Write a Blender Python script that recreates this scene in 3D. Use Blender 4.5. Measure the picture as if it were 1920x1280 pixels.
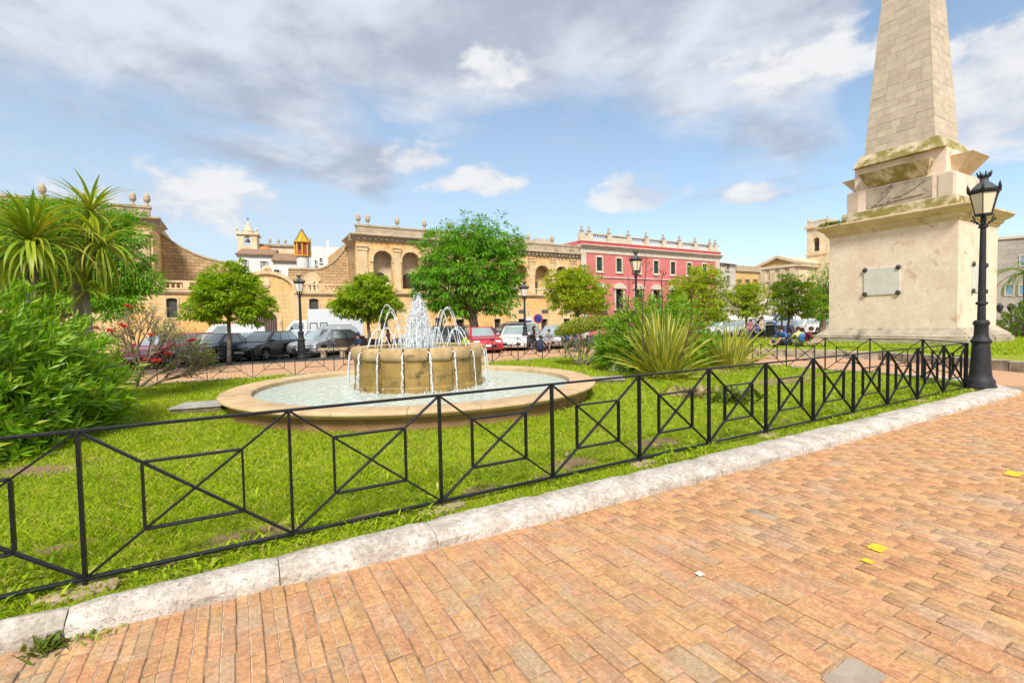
import bpy, math, random
import numpy as np
from mathutils import Vector, Matrix
for o in list(bpy.data.objects): bpy.data.objects.remove(o)
S = bpy.context.scene
COL = S.collection
rnd = random.Random(7)
R = math.radians
PI = math.pi
# ---------------------------------------------------------------- camera
CAM_H = 1.65; FPX = 890.0
CM = Matrix.Rotation(R(90-2.25), 3, 'X') @ Matrix.Rotation(R(-1.1), 3, 'Z')
cd = bpy.data.cameras.new('camera'); cam = bpy.data.objects.new('camera', cd); COL.objects.link(cam)
cam.matrix_world = Matrix.Translation((0, 0, CAM_H)) @ CM.to_4x4()
cd.sensor_width = 36; cd.lens = FPX/1920*36; cd.clip_end = 3000; cd.clip_start = .05
S.camera = cam
# ---------------------------------------------------------------- world, sun, exposure
SUN_EL, SUN_AZ = 47.0, 180.0          # azimuth clockwise from +Y
S.view_settings.view_transform = 'Standard'; S.view_settings.look = 'None'
S.view_settings.gamma = 1; S.view_settings.use_curve_mapping = False
S.view_settings.exposure = 1.0
S.cycles.max_bounces = 6; S.cycles.diffuse_bounces = 3; S.cycles.glossy_bounces = 3; S.cycles.transmission_bounces = 4; S.cycles.transparent_max_bounces = 8
W = bpy.data.worlds.new('World'); S.world = W; W.use_nodes = True
def ray(px, py):
    return CM @ Vector(((px-960)/FPX, (640-py)/FPX, -1))
class NT:                                                    # small node-graph helper
    def __init__(s, tree): s.t = tree; s.n = tree.nodes; s.l = tree.links
    def new(s, typ, **k):
        d = s.n.new(typ)
        for a, v in k.items(): setattr(d, a, v)
        return d
    def put(s, sock, v):
        if hasattr(v, 'node'): s.l.new(v, sock)
        elif isinstance(v, (tuple, list)) and len(v) == 3 and sock.type == 'RGBA': sock.default_value = (*v, 1)
        else: sock.default_value = v
    def m(s, op, a, b=0.0, c=None, clamp=False):
        d = s.new('ShaderNodeMath', operation=op, use_clamp=clamp); s.put(d.inputs[0], a); s.put(d.inputs[1], b)
        if c is not None: s.put(d.inputs[2], c)
        return d.outputs[0]
    def mix(s, f, a, b, mode='MIX'):
        d = s.new('ShaderNodeMix', data_type='RGBA', blend_type=mode); s.put(d.inputs[0], f); s.put(d.inputs[6], a); s.put(d.inputs[7], b)
        return d.outputs[2]
    def step(s, v, lo, hi, a=0.0, b=1.0):
        d = s.new('ShaderNodeMapRange', interpolation_type='SMOOTHSTEP'); s.put(d.inputs[0], v)
        for i, q in enumerate((lo, hi, a, b)): s.put(d.inputs[i+1], q)
        return d.outputs[0]
    def noise(s, vec, scale, detail=4, rough=.55, dist=0.0):
        d = s.new('ShaderNodeTexNoise'); s.put(d.inputs['Vector'], vec); d.inputs['Scale'].default_value = scale
        d.inputs['Detail'].default_value = detail; d.inputs['Roughness'].default_value = rough; d.inputs['Distortion'].default_value = dist
        return d.outputs['Fac']
    def comb(s, x, y, z):
        d = s.new('ShaderNodeCombineXYZ')
        for i, v in enumerate((x, y, z)): s.put(d.inputs[i], v)
        return d.outputs[0]
    def sep(s, v):
        d = s.new('ShaderNodeSeparateXYZ'); s.put(d.inputs[0], v); return d.outputs
def build_world():
    g = NT(W.node_tree); bg = g.n['Background']
    sky = g.new('ShaderNodeTexSky', sky_type='NISHITA'); sky.sun_disc = False
    sky.sun_elevation = R(SUN_EL); sky.sun_rotation = R(SUN_AZ); sky.ozone_density = 2.2; sky.dust_density = .6; sky.altitude = 0
    tc = g.new('ShaderNodeTexCoord'); x, y, z = g.sep(tc.outputs['Generated'])
    az = g.m('ARCTAN2', x, y); el = g.m('ARCSINE', z)
    # flat cloud deck seen in perspective
    den = g.m('ADD', g.m('MAXIMUM', z, 0.0), .16)
    pv = g.comb(g.m('DIVIDE', x, den), g.m('DIVIDE', y, den), 0.37)
    n1 = g.noise(pv, 1.3, 6, .58, .3)
    n2 = g.noise(pv, 2.3, 5, .6, .2)
    sv = g.comb(az, g.m('MULTIPLY', el, 1.7), 0.0)
    n3 = g.noise(sv, 8.0, 6, .60, .2)                        # billows of the low cumulus
    n4 = g.noise(sv, 2.2, 3, .55)
    hole = ray(1880, 20).normalized()
    hx = g.m('SUBTRACT', az, math.atan2(hole.x, hole.y)); hy = g.m('SUBTRACT', el, math.asin(hole.z))
    gap = g.step(g.m('ADD', g.m('MULTIPLY', hx, hx), g.m('MULTIPLY', hy, hy)), .05, .0, .0, .55)
    edge = g.m('SUBTRACT', g.m('SUBTRACT', z, g.m('MULTIPLY', y, .35)), gap)   # the deck ends at a line far ahead
    deck = g.step(g.m('ADD', g.m('MULTIPLY', edge, 2.0), g.m('MULTIPLY', g.m('SUBTRACT', n1, .5), 1.5)), -.06, .30)
    tot = None                                               # cumulus: az0, el0 from a pixel, half width, half height (radians), density
    for (px, py, a, b, k) in BLOBS:
        d = ray(px, py).normalized(); a0 = math.atan2(d.x, d.y); e0 = math.asin(d.z)
        qx = g.m('MULTIPLY', g.m('SUBTRACT', az, a0), 1/a); qy = g.m('MULTIPLY', g.m('SUBTRACT', el, e0), 1/b)
        qy = g.m('MAXIMUM', qy, g.m('MULTIPLY', qy, -1.7))
        v = g.m('MULTIPLY', g.m('SUBTRACT', 1.0, g.m('ADD', g.m('MULTIPLY', qx, qx), g.m('MULTIPLY', qy, qy))), k)
        tot = v if tot is None else g.m('MAXIMUM', tot, v)
    cum = g.step(g.m('ADD', g.m('MAXIMUM', tot, -.8), g.m('MULTIPLY', g.m('SUBTRACT', n3, .5), 3.6)), -.05, .72)
    haze = g.m('MULTIPLY', g.step(el, .50, .0, .15, .8), g.m('ADD', g.step(n4, .30, .72, .05, .42), g.step(az, .5, -.45, .05, .62)))
    lit = g.step(g.m('SUBTRACT', n2, g.m('MULTIPLY', n1, .45)), .12, .42)
    grey = g.mix(lit, (2.45, 2.72, 3.30), (4.2, 4.4, 4.8))
    c_cum = g.mix(g.step(g.m('SUBTRACT', n3, g.m('MULTIPLY', n4, .25)), .20, .50), (3.3, 3.55, 4.1), (4.75, 4.8, 4.85))
    skyc = g.mix(.12, g.mix(1.0, sky.outputs[0], (1.10, 1.12, 1.04), 'MULTIPLY'), (3.4, 3.9, 4.4))
    c = g.mix(haze, skyc, (3.35, 3.75, 4.2))
    c = g.mix(g.m('MULTIPLY', deck, .93), c, grey)
    c = g.mix(g.m('MULTIPLY', cum, .95), c, c_cum)
    g.l.new(c, bg.inputs[0]); bg.inputs[1].default_value = 0.095
BLOBS = [(1205, 368, .10, .055, 1.0), (1412, 370, .07, .026, .8), (1890, 190, .14, .13, 1.3), (790, 300, .085, .05, .8), (900, 345, .12, .045, .7),
         (340, 385, .20, .08, .55), (930, 145, .08, .05, .7), (1500, 130, .14, .08, .6)]
W.cycles.sampling_method = 'NONE'
build_world()
sl = bpy.data.lights.new('sun', 'SUN'); so = bpy.data.objects.new('sun', sl); COL.objects.link(so)
sl.energy = 2.5; sl.angle = R(12); sl.color = (1, .95, .87)
sd = Vector((math.sin(R(SUN_AZ))*math.cos(R(SUN_EL)), math.cos(R(SUN_AZ))*math.cos(R(SUN_EL)), math.sin(R(SUN_EL))))
so.rotation_euler = (-sd).to_track_quat('-Z', 'Y').to_euler(); so.location = (20, -20, 40)
# ---------------------------------------------------------------- pixel -> place (photograph is 1920 x 1280)
def gp(px, py, z=0.0):
    d = ray(px, py); t = (z-CAM_H)/d.z; return Vector((d.x*t, d.y*t, z))
def at(px, py, Y):
    d = ray(px, py); t = Y/d.y; return Vector((d.x*t, Y, CAM_H+d.z*t))
def proj(p):
    v = CM.transposed() @ (Vector(p)-Vector((0, 0, CAM_H)))
    if v.z >= -.05: return (-9999, -9999)
    return (960-FPX*v.x/v.z, 640+FPX*v.y/v.z)
class Plane:
    def __init__(s, o, deg):
        s.o = Vector((o[0], o[1])); s.a = R(deg); s.u = Vector((math.cos(s.a), math.sin(s.a))); s.n = Vector((-s.u.y, s.u.x))
    def __call__(s, px, py, dep=0.0):
        d = ray(px, py); d2 = Vector((d.x, d.y)); t = (s.o+s.n*dep).dot(s.n)/d2.dot(s.n)
        return (d2*t-s.o).dot(s.u), CAM_H+d.z*t
    def x(s, px, dep=0.0): return s(px, 560, dep)[0]
    def z(s, px, py, dep=0.0): return s(px, py, dep)[1]
GA = R(30); GU = Vector((math.cos(GA), math.sin(GA))); GN = Vector((-GU.y, GU.x))   # the square's grid
# ---------------------------------------------------------------- mesh helpers
class MB:
    def __init__(s): s.v = []; s.f = []
    def add(s, vs, fs):
        b = len(s.v); s.v += [tuple(v) for v in vs]; s.f += [tuple(i+b for i in f) for f in fs]; return s
    def box(s, x0, x1, y0, y1, z0, z1, t=0.0):
        return s.add([(x0, y0, z0), (x1, y0, z0), (x1, y1, z0), (x0, y1, z0), (x0+t, y0+t, z1), (x1-t, y0+t, z1), (x1-t, y1-t, z1), (x0+t, y1-t, z1)],
                     [(3, 2, 1, 0), (4, 5, 6, 7), (0, 1, 5, 4), (1, 2, 6, 5), (2, 3, 7, 6), (3, 0, 4, 7)])
    def frus(s, b, z0, t, z1):                               # b, t = (x0,x1,y0,y1)
        return s.add([(b[0], b[2], z0), (b[1], b[2], z0), (b[1], b[3], z0), (b[0], b[3], z0), (t[0], t[2], z1), (t[1], t[2], z1), (t[1], t[3], z1), (t[0], t[3], z1)],
                     [(3, 2, 1, 0), (4, 5, 6, 7), (0, 1, 5, 4), (1, 2, 6, 5), (2, 3, 7, 6), (3, 0, 4, 7)])
    def prism(s, pts, axis, a, b):                           # polygon extruded along an axis
        n = len(pts)
        def P(p, h): return {'z': (p[0], p[1], h), 'y': (p[0], h, p[1]), 'x': (h, p[0], p[1])}[axis]
        vs = [P(p, a) for p in pts]+[P(p, b) for p in pts]
        fs = [tuple(range(n-1, -1, -1)), tuple(range(n, 2*n))]+[(i, (i+1) % n, n+(i+1) % n, n+i) for i in range(n)]
        if axis == 'y': fs = [f[::-1] for f in fs]
        return s.add(vs, fs)
    def bar(s, p, q, w, h=None, up=(0, 0, 1)):               # rectangular bar between two points
        p, q = Vector(p), Vector(q); h = h or w; d = (q-p).normalized(); a = d.cross(Vector(up))
        if a.length < 1e-4: a = d.cross(Vector((1, 0, 0)))
        a.normalize(); c = a.cross(d); a *= w/2; c *= h/2
        return s.add([p-a-c, p+a-c, p+a+c, p-a+c, q-a-c, q+a-c, q+a+c, q-a+c], [(0, 1, 2, 3), (7, 6, 5, 4), (4, 5, 1, 0), (5, 6, 2, 1), (6, 7, 3, 2), (7, 4, 0, 3)])
    def tube(s, path, rad, n=8, cap=True):
        path = [Vector(p) for p in path]; k = len(path)
        if not hasattr(rad, '__len__'): rad = [rad]*k
        b = len(s.v); pa = None
        for i, p in enumerate(path):
            d = (path[min(i+1, k-1)]-path[max(i-1, 0)]).normalized()
            if pa is None: pa = d.cross(Vector((0, 0, 1)) if abs(d.z) < .9 else Vector((1, 0, 0))).normalized()
            pa = (pa-d*pa.dot(d)).normalized(); c = d.cross(pa)
            for j in range(n):
                t = 2*PI*j/n; s.v.append(tuple(p+(pa*math.cos(t)+c*math.sin(t))*rad[i]))
        for i in range(k-1):
            for j in range(n):
                a0 = b+i*n+j; a1 = b+i*n+(j+1) % n; s.f.append((a0, a1, a1+n, a0+n))
        if cap: s.f += [tuple(b+j for j in range(n-1, -1, -1)), tuple(b+(k-1)*n+j for j in range(n))]
        return s
    def lathe(s, prof, n=20, a0=0.0, a1=2*PI, c=(0, 0), ends=False):   # prof = [(r, z)...]
        full = abs(a1-a0-2*PI) < 1e-6; m = n if full else n+1; b = len(s.v); k = len(prof)
        for (r, z) in prof:
            for j in range(m):
                t = a0+(a1-a0)*j/n; s.v.append((c[0]+r*math.cos(t), c[1]+r*math.sin(t), z))
        for i in range(k-1):
            for j in range(n):
                q = (j+1) % m if full else j+1
                s.f.append((b+i*m+j, b+i*m+q, b+(i+1)*m+q, b+(i+1)*m+j))
        if ends and not full:
            s.f += [tuple(b+i*m for i in range(k)), tuple(b+i*m+m-1 for i in range(k-1, -1, -1))]
        return s
    def ball(s, c, r, n=10, k=6):
        rx, ry, rz = r if hasattr(r, '__len__') else (r, r, r)
        b = len(s.v)
        for i in range(1, k):
            p = PI*i/k
            for j in range(n):
                t = 2*PI*j/n; s.v.append((c[0]+rx*math.sin(p)*math.cos(t), c[1]+ry*math.sin(p)*math.sin(t), c[2]+rz*math.cos(p)))
        s.v += [(c[0], c[1], c[2]+rz), (c[0], c[1], c[2]-rz)]; T = b+(k-1)*n
        for i in range(k-2):
            for j in range(n): s.f.append((b+i*n+j, b+(i+1)*n+j, b+(i+1)*n+(j+1) % n, b+i*n+(j+1) % n))
        for j in range(n): s.f += [(T, b+j, b+(j+1) % n), (T+1, b+(k-2)*n+(j+1) % n, b+(k-2)*n+j)]
        return s
    def build(s, name, mat, parent=None, smooth=False, bevel=0.0, seg=2):
        me = bpy.data.meshes.new(name); me.from_pydata(s.v, [], s.f); me.update()
        if smooth:
            me.polygons.foreach_set('use_smooth', [True]*len(me.polygons))
        o = ob(name, me, mat, parent)
        if smooth == 'auto': 
            me.set_sharp_from_angle(angle=R(38))
        if bevel:
            b = o.modifiers.new('bevel', 'BEVEL'); b.width = bevel; b.segments = seg; b.limit_method = 'ANGLE'; b.angle_limit = R(35)
        return o
def ob(name, me, mat=None, parent=None):
    o = bpy.data.objects.new(name, me); COL.objects.link(o)
    if mat is not None and not me.materials:
        me.materials.append(MT[mat] if isinstance(mat, str) else mat)
    if parent is not None: o.parent = parent
    return o
def tag(o, label=None, cat=None, group=None, kind=None):
    if label: o['label'] = label
    if cat: o['category'] = cat
    if group: o['group'] = group
    if kind: o['kind'] = kind
    return o
def thing(name, label, cat, loc=(0, 0, 0), rz=0.0, group=None):
    o = bpy.data.objects.new(name, None); COL.objects.link(o); o.empty_display_size = .3
    o.location = loc; o.rotation_euler = (0, 0, rz)
    return tag(o, label, cat, group)
def struct(o): o['kind'] = 'structure'; return o
def dup(root, loc, rz=0.0, label=None, group=None, sc=1.0):
    def cp(o, p):
        c = o.copy(); COL.objects.link(c)
        if p is not None: c.parent = p
        for ch in KIDS.get(o.name, ()): cp(ch, c)
        return c
    if root.name not in KIDS_DONE: index_kids(root)
    r = cp(root, None); r.location = loc; r.rotation_euler = (0, 0, rz); r.scale = (sc, sc, sc)
    if label: r['label'] = label
    if group: r['group'] = group
    return r
KIDS = {}; KIDS_DONE = set()
def index_kids(o):
    KIDS_DONE.add(o.name); KIDS[o.name] = list(o.children)
    for c in KIDS[o.name]: index_kids(c)
def np_mesh(name, V, F, mat, parent=None):                   # V (n,3) array, F (m,k) array
    me = bpy.data.meshes.new(name); V = np.asarray(V, np.float32); F = np.asarray(F, np.int32); k = F.shape[1]
    me.vertices.add(len(V)); me.vertices.foreach_set('co', V.ravel())
    me.loops.add(F.size); me.loops.foreach_set('vertex_index', F.ravel())
    me.polygons.add(len(F)); me.polygons.foreach_set('loop_start', np.arange(0, F.size, k, dtype=np.int32))
    me.update(calc_edges=True); return ob(name, me, mat, parent)
# ---------------------------------------------------------------- materials
MT = {}
def mat(name, col, col2=None, rough=.8, scale=2.5, bump=0.0, bscale=30.0, spec=.3, island=0.0, metal=0.0, stain=None, sscale=1.2, slo=.55, shi=.75, hue=0.0, coat=0.0, det=5, sstr=1.0, grit=0.0, gscale=45.0):
    m = bpy.data.materials.new(name); m.use_nodes = True; MT[name] = m; g = NT(m.node_tree); p = g.n['Principled BSDF']
    tc = g.new('ShaderNodeTexCoord'); v = tc.outputs['Object']
    if island:                                               # copies of one mesh do not repeat their grain
        o0 = g.new('ShaderNodeObjectInfo'); w0 = g.m('MULTIPLY', o0.outputs['Random'], 61.0); va = g.new('ShaderNodeVectorMath', operation='ADD'); g.l.new(v, va.inputs[0]); g.l.new(g.comb(w0, g.m('MULTIPLY', w0, 1.7), g.m('MULTIPLY', w0, .6)), va.inputs[1]); v = va.outputs[0]
    col2 = col2 or tuple(c*.78 for c in col)
    c = g.mix(g.step(g.noise(v, scale, det, .6), .32, .68), col, col2)
    if stain: c = g.mix(g.m('MULTIPLY', g.step(g.noise(v, sscale, 6, .65, .3), slo, shi), sstr), c, stain)
    if grit: c = g.mix(grit, c, g.mix(g.step(g.noise(v, gscale, 5, .75), .32, .68), (.45, .43, .42), (1.35, 1.36, 1.38)), 'MULTIPLY')
    if island:
        ge = g.new('ShaderNodeNewGeometry'); oi = g.new('ShaderNodeObjectInfo')
        f = g.m('FRACT', g.m('ADD', ge.outputs['Random Per Island'], oi.outputs['Random']))
        h = g.new('ShaderNodeHueSaturation'); g.put(h.inputs['Color'], c); g.put(h.inputs['Value'], g.m('MULTIPLY_ADD', f, 2*island, 1-island))
        f2 = g.m('FRACT', g.m('MULTIPLY', f, 7.31)); g.put(h.inputs['Hue'], g.m('MULTIPLY_ADD', f2, 2*hue, .5-hue)); c = h.outputs[0]
    g.put(p.inputs['Base Color'], c); p.inputs['Roughness'].default_value = rough
    p.inputs['Specular IOR Level'].default_value = spec; p.inputs['Metallic'].default_value = metal; p.inputs['Coat Weight'].default_value = coat
    if bump:
        b = g.new('ShaderNodeBump'); b.inputs['Strength'].default_value = bump; b.inputs['Distance'].default_value = .02
        g.put(b.inputs['Height'], g.noise(v, bscale, 6, .65)); g.l.new(b.outputs[0], p.inputs['Normal'])
    return m
def ashlar(name, c1, c2, mortar, bw=.62, bh=.30, stain=(.2, .16, .1), slo=.5, shi=.8, sstr=.6, var=.6, ms=.012, bump=.5, angle=0.0, plan=False, warm=None):
    m = bpy.data.materials.new(name); m.use_nodes = True; MT[name] = m; g = NT(m.node_tree); p = g.n['Principled BSDF']
    tc = g.new('ShaderNodeTexCoord'); v = tc.outputs['Object']; x, y, z = g.sep(v)
    if plan:
        ca, sa = math.cos(angle), math.sin(angle)
        w = g.comb(g.m('ADD', g.m('MULTIPLY', x, ca), g.m('MULTIPLY', y, sa)), g.m('ADD', g.m('MULTIPLY', x, -sa), g.m('MULTIPLY', y, ca)), 0.0)
    else: w = g.comb(g.m('ADD', x, y), z, 0.0)
    b = g.new('ShaderNodeTexBrick'); g.put(b.inputs['Vector'], w)
    for k, q in (('Color1', c1), ('Color2', c2), ('Mortar', mortar)): g.put(b.inputs[k], q)
    for k, q in (('Scale', 1.0), ('Mortar Size', ms), ('Mortar Smooth', .3), ('Bias', 0.0), ('Brick Width', bw), ('Row Height', bh)): b.inputs[k].default_value = q
    c = g.mix(g.step(g.noise(v, .8, 5, .6), .3, .7), g.mix(var, tuple((a+d)/2 for a, d in zip(c1, c2)), b.outputs[0]), b.outputs[0])
    if warm: c = g.mix(g.m('MULTIPLY', g.step(g.noise(v, .23, 3, .5), .42, .62), .8), c, warm, 'MULTIPLY')
    st = g.comb(x, y, g.m('MULTIPLY', z, .35)) if not plan else v
    c = g.mix(g.m('MULTIPLY', g.step(g.noise(st, .9, 7, .68, .4), slo, shi), sstr), c, stain)
    c = g.mix(.35, c, g.mix(g.noise(v, 9, 5, .7), (.45, .45, .45), (1.5, 1.5, 1.5)), 'MULTIPLY')
    g.put(p.inputs['Base Color'], c); p.inputs['Roughness'].default_value = .9; p.inputs['Specular IOR Level'].default_value = .2
    bm = g.new('ShaderNodeBump'); bm.inputs['Strength'].default_value = bump; bm.inputs['Distance'].default_value = .02
    g.put(bm.inputs['Height'], g.m('ADD', g.m('MULTIPLY', b.outputs['Fac'], -.8), g.noise(v, 14, 6, .7))); g.l.new(bm.outputs[0], p.inputs['Normal'])
    return m
def leafm(name, c1, c2, tr=.35, rough=.45, third=None, spec=.35, patch=.0, pcol=None, pscale=1.2):
    m = bpy.data.materials.new(name); m.use_nodes = True; MT[name] = m; g = NT(m.node_tree); p = g.n['Principled BSDF']; out = g.n['Material Output']
    ge = g.new('ShaderNodeNewGeometry'); oi = g.new('ShaderNodeObjectInfo'); tc = g.new('ShaderNodeTexCoord')
    f = g.m('FRACT', g.m('ADD', ge.outputs['Random Per Island'], oi.outputs['Random']))
    c = g.mix(f, c1, c2)
    if third: c = g.mix(g.step(g.m('FRACT', g.m('MULTIPLY', f, 13.7)), .86, .9), c, third)
    if patch: c = g.mix(g.m('MULTIPLY', g.step(g.noise(tc.outputs['Object'], pscale, 4, .6), .45, .65), patch), c, pcol)
    g.put(p.inputs['Base Color'], c); p.inputs['Roughness'].default_value = rough; p.inputs['Specular IOR Level'].default_value = spec
    t = g.new('ShaderNodeBsdfTranslucent'); g.put(t.inputs[0], g.mix(1.0, c, (1.25, 1.15, .6), 'MULTIPLY'))
    mx = g.new('ShaderNodeMixShader'); mx.inputs[0].default_value = tr
    g.l.new(p.outputs[0], mx.inputs[1]); g.l.new(t.outputs[0], mx.inputs[2]); g.l.new(mx.outputs[0], out.inputs[0])
    return m
mat('iron', (.006, .0065, .008), (.012, .013, .016), rough=.42, scale=18, spec=.3, bump=.25, bscale=60, stain=(.07, .045, .03), sscale=26, slo=.66, shi=.74, sstr=.6)
mat('lamp_iron', (.02, .021, .024), (.035, .036, .04), rough=.55, scale=9, bump=.35, bscale=50)
mat('kerb_stone', (.70, .645, .57), (.49, .425, .35), rough=.95, scale=4.5, bump=1.0, bscale=42, stain=(.30, .235, .18), sscale=34, slo=.55, shi=.68, sstr=.8, island=.05, grit=.45, gscale=22)
mat('sandstone', (.60, .42, .22), (.47, .31, .15), rough=.9, scale=2, bump=.5, bscale=25)
mat('pad_stone', (.50, .38, .24), (.33, .24, .15), rough=.95, scale=5, bump=.9, bscale=22)
mat('mortar', (.46, .34, .23), (.22, .15, .095), rough=.95, scale=6, bump=.8, bscale=40)
mat('brick', (.61, .335, .155), (.49, .265, .125), rough=.88, scale=16, bump=.55, bscale=55, spec=.25, island=.10, hue=.009, stain=(.47, .36, .255), sscale=2.1, slo=.44, shi=.72, sstr=.7, grit=.42, gscale=38)
mat('cement', (.42, .34, .26), (.34, .27, .20), rough=.95, scale=8, bump=.4)
mat('mortar_line', (.70, .58, .44), (.40, .29, .19), rough=.95, scale=14, bump=.4)
mat('yellow_paint', (.80, .58, .02), (.62, .42, .04), rough=.7, scale=18)
mat('white_paint', (.75, .74, .70), (.55, .52, .47), rough=.7, scale=18)
mat('asphalt', (.055, .054, .055), (.085, .08, .076), rough=.9, scale=1.2, bump=.5, bscale=60)
mat('far_ground', (.16, .13, .10), (.10, .085, .065), rough=.95, scale=.4)
ashlar('paving', (.62, .36, .20), (.52, .30, .17), (.30, .20, .13), .25, .125, stain=(.44, .31, .21), slo=.48, shi=.75, sstr=.6, ms=.007, plan=True, angle=R(120), bump=.3)
leafm('grass', (.19, .34, .008), (.40, .50, .012), tr=.30, rough=.6, third=(.50, .43, .13), spec=.2, patch=.4, pcol=(.42, .50, .02), pscale=1.1)
leafm('weed', (.10, .17, .02), (.20, .24, .03), tr=.3)
leafm('dry_leaf', (.45, .30, .14), (.55, .42, .22), tr=.2)
def lawn_material():
    m = mat('lawn', (.19, .26, .010), (.32, .36, .014), rough=.95, scale=7, bump=1.0, bscale=45)
    g = NT(m.node_tree); p = g.n['Principled BSDF']; old = p.inputs['Base Color'].links[0].from_socket
    a = g.new('ShaderNodeAttribute', attribute_name='dirt'); tc = g.new('ShaderNodeTexCoord')
    n = g.noise(tc.outputs['Object'], 16, 6, .7)
    d = g.mix(n, (.20, .125, .07), (.36, .245, .15))
    g.put(p.inputs['Base Color'], g.mix(g.step(g.m('ADD', a.outputs['Fac'], g.m('MULTIPLY', g.m('SUBTRACT', n, .5), 1.5)), .40, .75), old, d))
lawn_material()
def G(a, b, z=0.0): return Vector((GU.x*a+GN.x*b, GU.y*a+GN.y*b, z))
def Gnp(a, b): return np.stack([GU.x*a+GN.x*b, GU.y*a+GN.y*b], -1)
FC = Vector((-2.04, 10.4, 0)); FR = 3.8                       # fountain centre and rim radius
# garden outline in grid coordinates (a along the kerb, b away from the camera)
FEN = [(-8, 3.84), (13.245, 3.84), (14.7, 5.1), (14.7, 15.2), (13.3, 16.45), (-8, 16.45)]
KIN = [(-8, 3.56), (13.75, 3.56), (15.0, 4.75), (15.0, 15.45), (13.5, 16.8), (-8, 16.8)]
def kerb_out(a):                                            # the front kerb bows gently
    return float(np.interp(a, [-3, -1, 1, 2.6, 7, 14], [3.42, 3.38, 3.27, 3.20, 3.14, 3.14]))
# ---------------- ground sheets
big = struct(MB().add([(-900, -300, -.06), (900, -300, -.06), (900, 1500, -.06), (-900, 1500, -.06)], [(0, 1, 2, 3)]).build('ground', 'far_ground'))
A = [G(-60, -25), G(70, -25), G(70, 24.5), G(-60, 24.5)]
paving = struct(MB().add([(p.x, p.y, -.0085) for p in A], [(0, 1, 2, 3)]).build('paving', 'mortar'))
A = [G(-60, 17.1), G(15.2, 17.1), G(15.2, -25), G(70, -25), G(70, 24.5), G(-60, 24.5)]
far_pav = struct(MB().add([(p.x, p.y, -.0045) for p in A], [(0, 1, 2, 3, 4, 5)]).build('paving', 'paving'))
A = [G(-60, 24.5), G(80, 24.5), G(80, 45), G(-60, 45)]
struct(MB().add([(p.x, p.y, -.02) for p in A], [(0, 1, 2, 3)]).build('road', 'asphalt'))
# ---------------- brick pavers: pairs of bricks in staggered columns, long side across the kerb
def brick_mesh(name, w=.1235, l=.2475, seed=0, half=0.0):
    r = random.Random(seed); mb = MB()
    for k in (-1, 1):
        j = lambda: r.uniform(-.004, .004)
        x0, x1 = (-w/2, -.0022) if k < 0 else (.0022, w/2)
        z = .0+r.uniform(-.001, .001); e = .0045
        o = [(x0+j(), -l/2+j()), (x1, -l/2+j()), (x1, l/2+j()), (x0+j(), l/2+j())]
        o[0 if k < 0 else 1] = (o[0 if k < 0 else 1][0]+j(), o[0 if k < 0 else 1][1])
        i = [(o[0][0]+e, o[0][1]+e), (o[1][0]-e, o[1][1]+e), (o[2][0]-e, o[2][1]-e), (o[3][0]+e, o[3][1]-e)]
        mb.add([(p[0], p[1], -.02) for p in o]+[(p[0], p[1], z-.004) for p in o]+[(p[0], p[1], z) for p in i],
               [(8, 9, 10, 11)]+[(q, (q+1) % 4, 4+(q+1) % 4, 4+q) for q in range(4)]+[(4+q, 4+(q+1) % 4, 8+(q+1) % 4, 8+q) for q in range(4)])
    mb.add([(-.0022, -l/2, -.0035), (.0022, -l/2, -.0035), (.0022, l/2, -.0035), (-.0022, l/2, -.0035)], [(0, 1, 2, 3)])
    return mb
def build_bricks():
    r = random.Random(3); W_, L_ = .1305, .256; items = []
    for ci in range(int(-6/W_), int(22/W_)):
        a = ci*W_; off = (ci % 2)*L_/2+r.uniform(-.05, .05)
        for bi in range(-40, 16):
            b = bi*L_+off
            if b-L_/2 > kerb_out(a)+.03: continue
            p = G(a, b); d = math.hypot(p.x, p.y)
            if d > 16.5: continue
            q = proj((p.x, p.y, 0))
            if not (-420 < q[0] < 2340 and q[1] < 1750): continue
            if r.random() < .001: continue
            rz = GA+r.uniform(-.014, .014)
            items.append((d*d/max(.05, math.cos(math.atan2(p.x, p.y))), p, rz, r.uniform(-.006, .003), r.uniform(-.016, .016), r.uniform(-.012, .012), r.random() < .25))
    items.sort(key=lambda t: t[0])
    protos = [brick_mesh('brick', seed=k) for k in range(6)]
    meshes = []
    for mb in protos:
        me = bpy.data.meshes.new('brick'); me.from_pydata(mb.v, [], mb.f); me.materials.append(MT['brick']); me.materials.append(MT['mortar_line'])
        me.polygons[len(me.polygons)-1].material_index = 1; me.update(); meshes.append(me)
    for k, (_, p, rz, dz, tx, ty, _h) in enumerate(items[:300]):
        o = ob('brick', meshes[k % 6], None, paving); o.location = (p.x, p.y, dz); o.rotation_euler = (tx, ty, rz)
    V = []; F4 = []; mi = []; nb = len(protos[0].v); base = 0
    PV = [np.array(mb.v) for mb in protos]; PF = [np.array(mb.f) for mb in protos]
    for k, (_, p, rz, dz, tx, ty, _h) in enumerate(items[300:]):
        v = PV[k % 6].copy(); c, s = math.cos(rz), math.sin(rz); v[:, 2] += dz+v[:, 1]*tx-v[:, 0]*ty
        x = v[:, 0]*c-v[:, 1]*s+p.x; y = v[:, 0]*s+v[:, 1]*c+p.y
        V.append(np.stack([x, y, v[:, 2]], 1)); F4.append(PF[k % 6]+base); base += nb; mi.append([0]*(len(PF[0])-1)+[1])
    o = np_mesh('brick_field', np.concatenate(V), np.concatenate(F4), 'brick', paving); o['kind'] = 'stuff'
    o.data.materials.append(MT['mortar_line']); o.data.polygons.foreach_set('material_index', np.concatenate(mi).astype(np.int32)); o.data.update()
    return len(items)
build_bricks()
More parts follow.
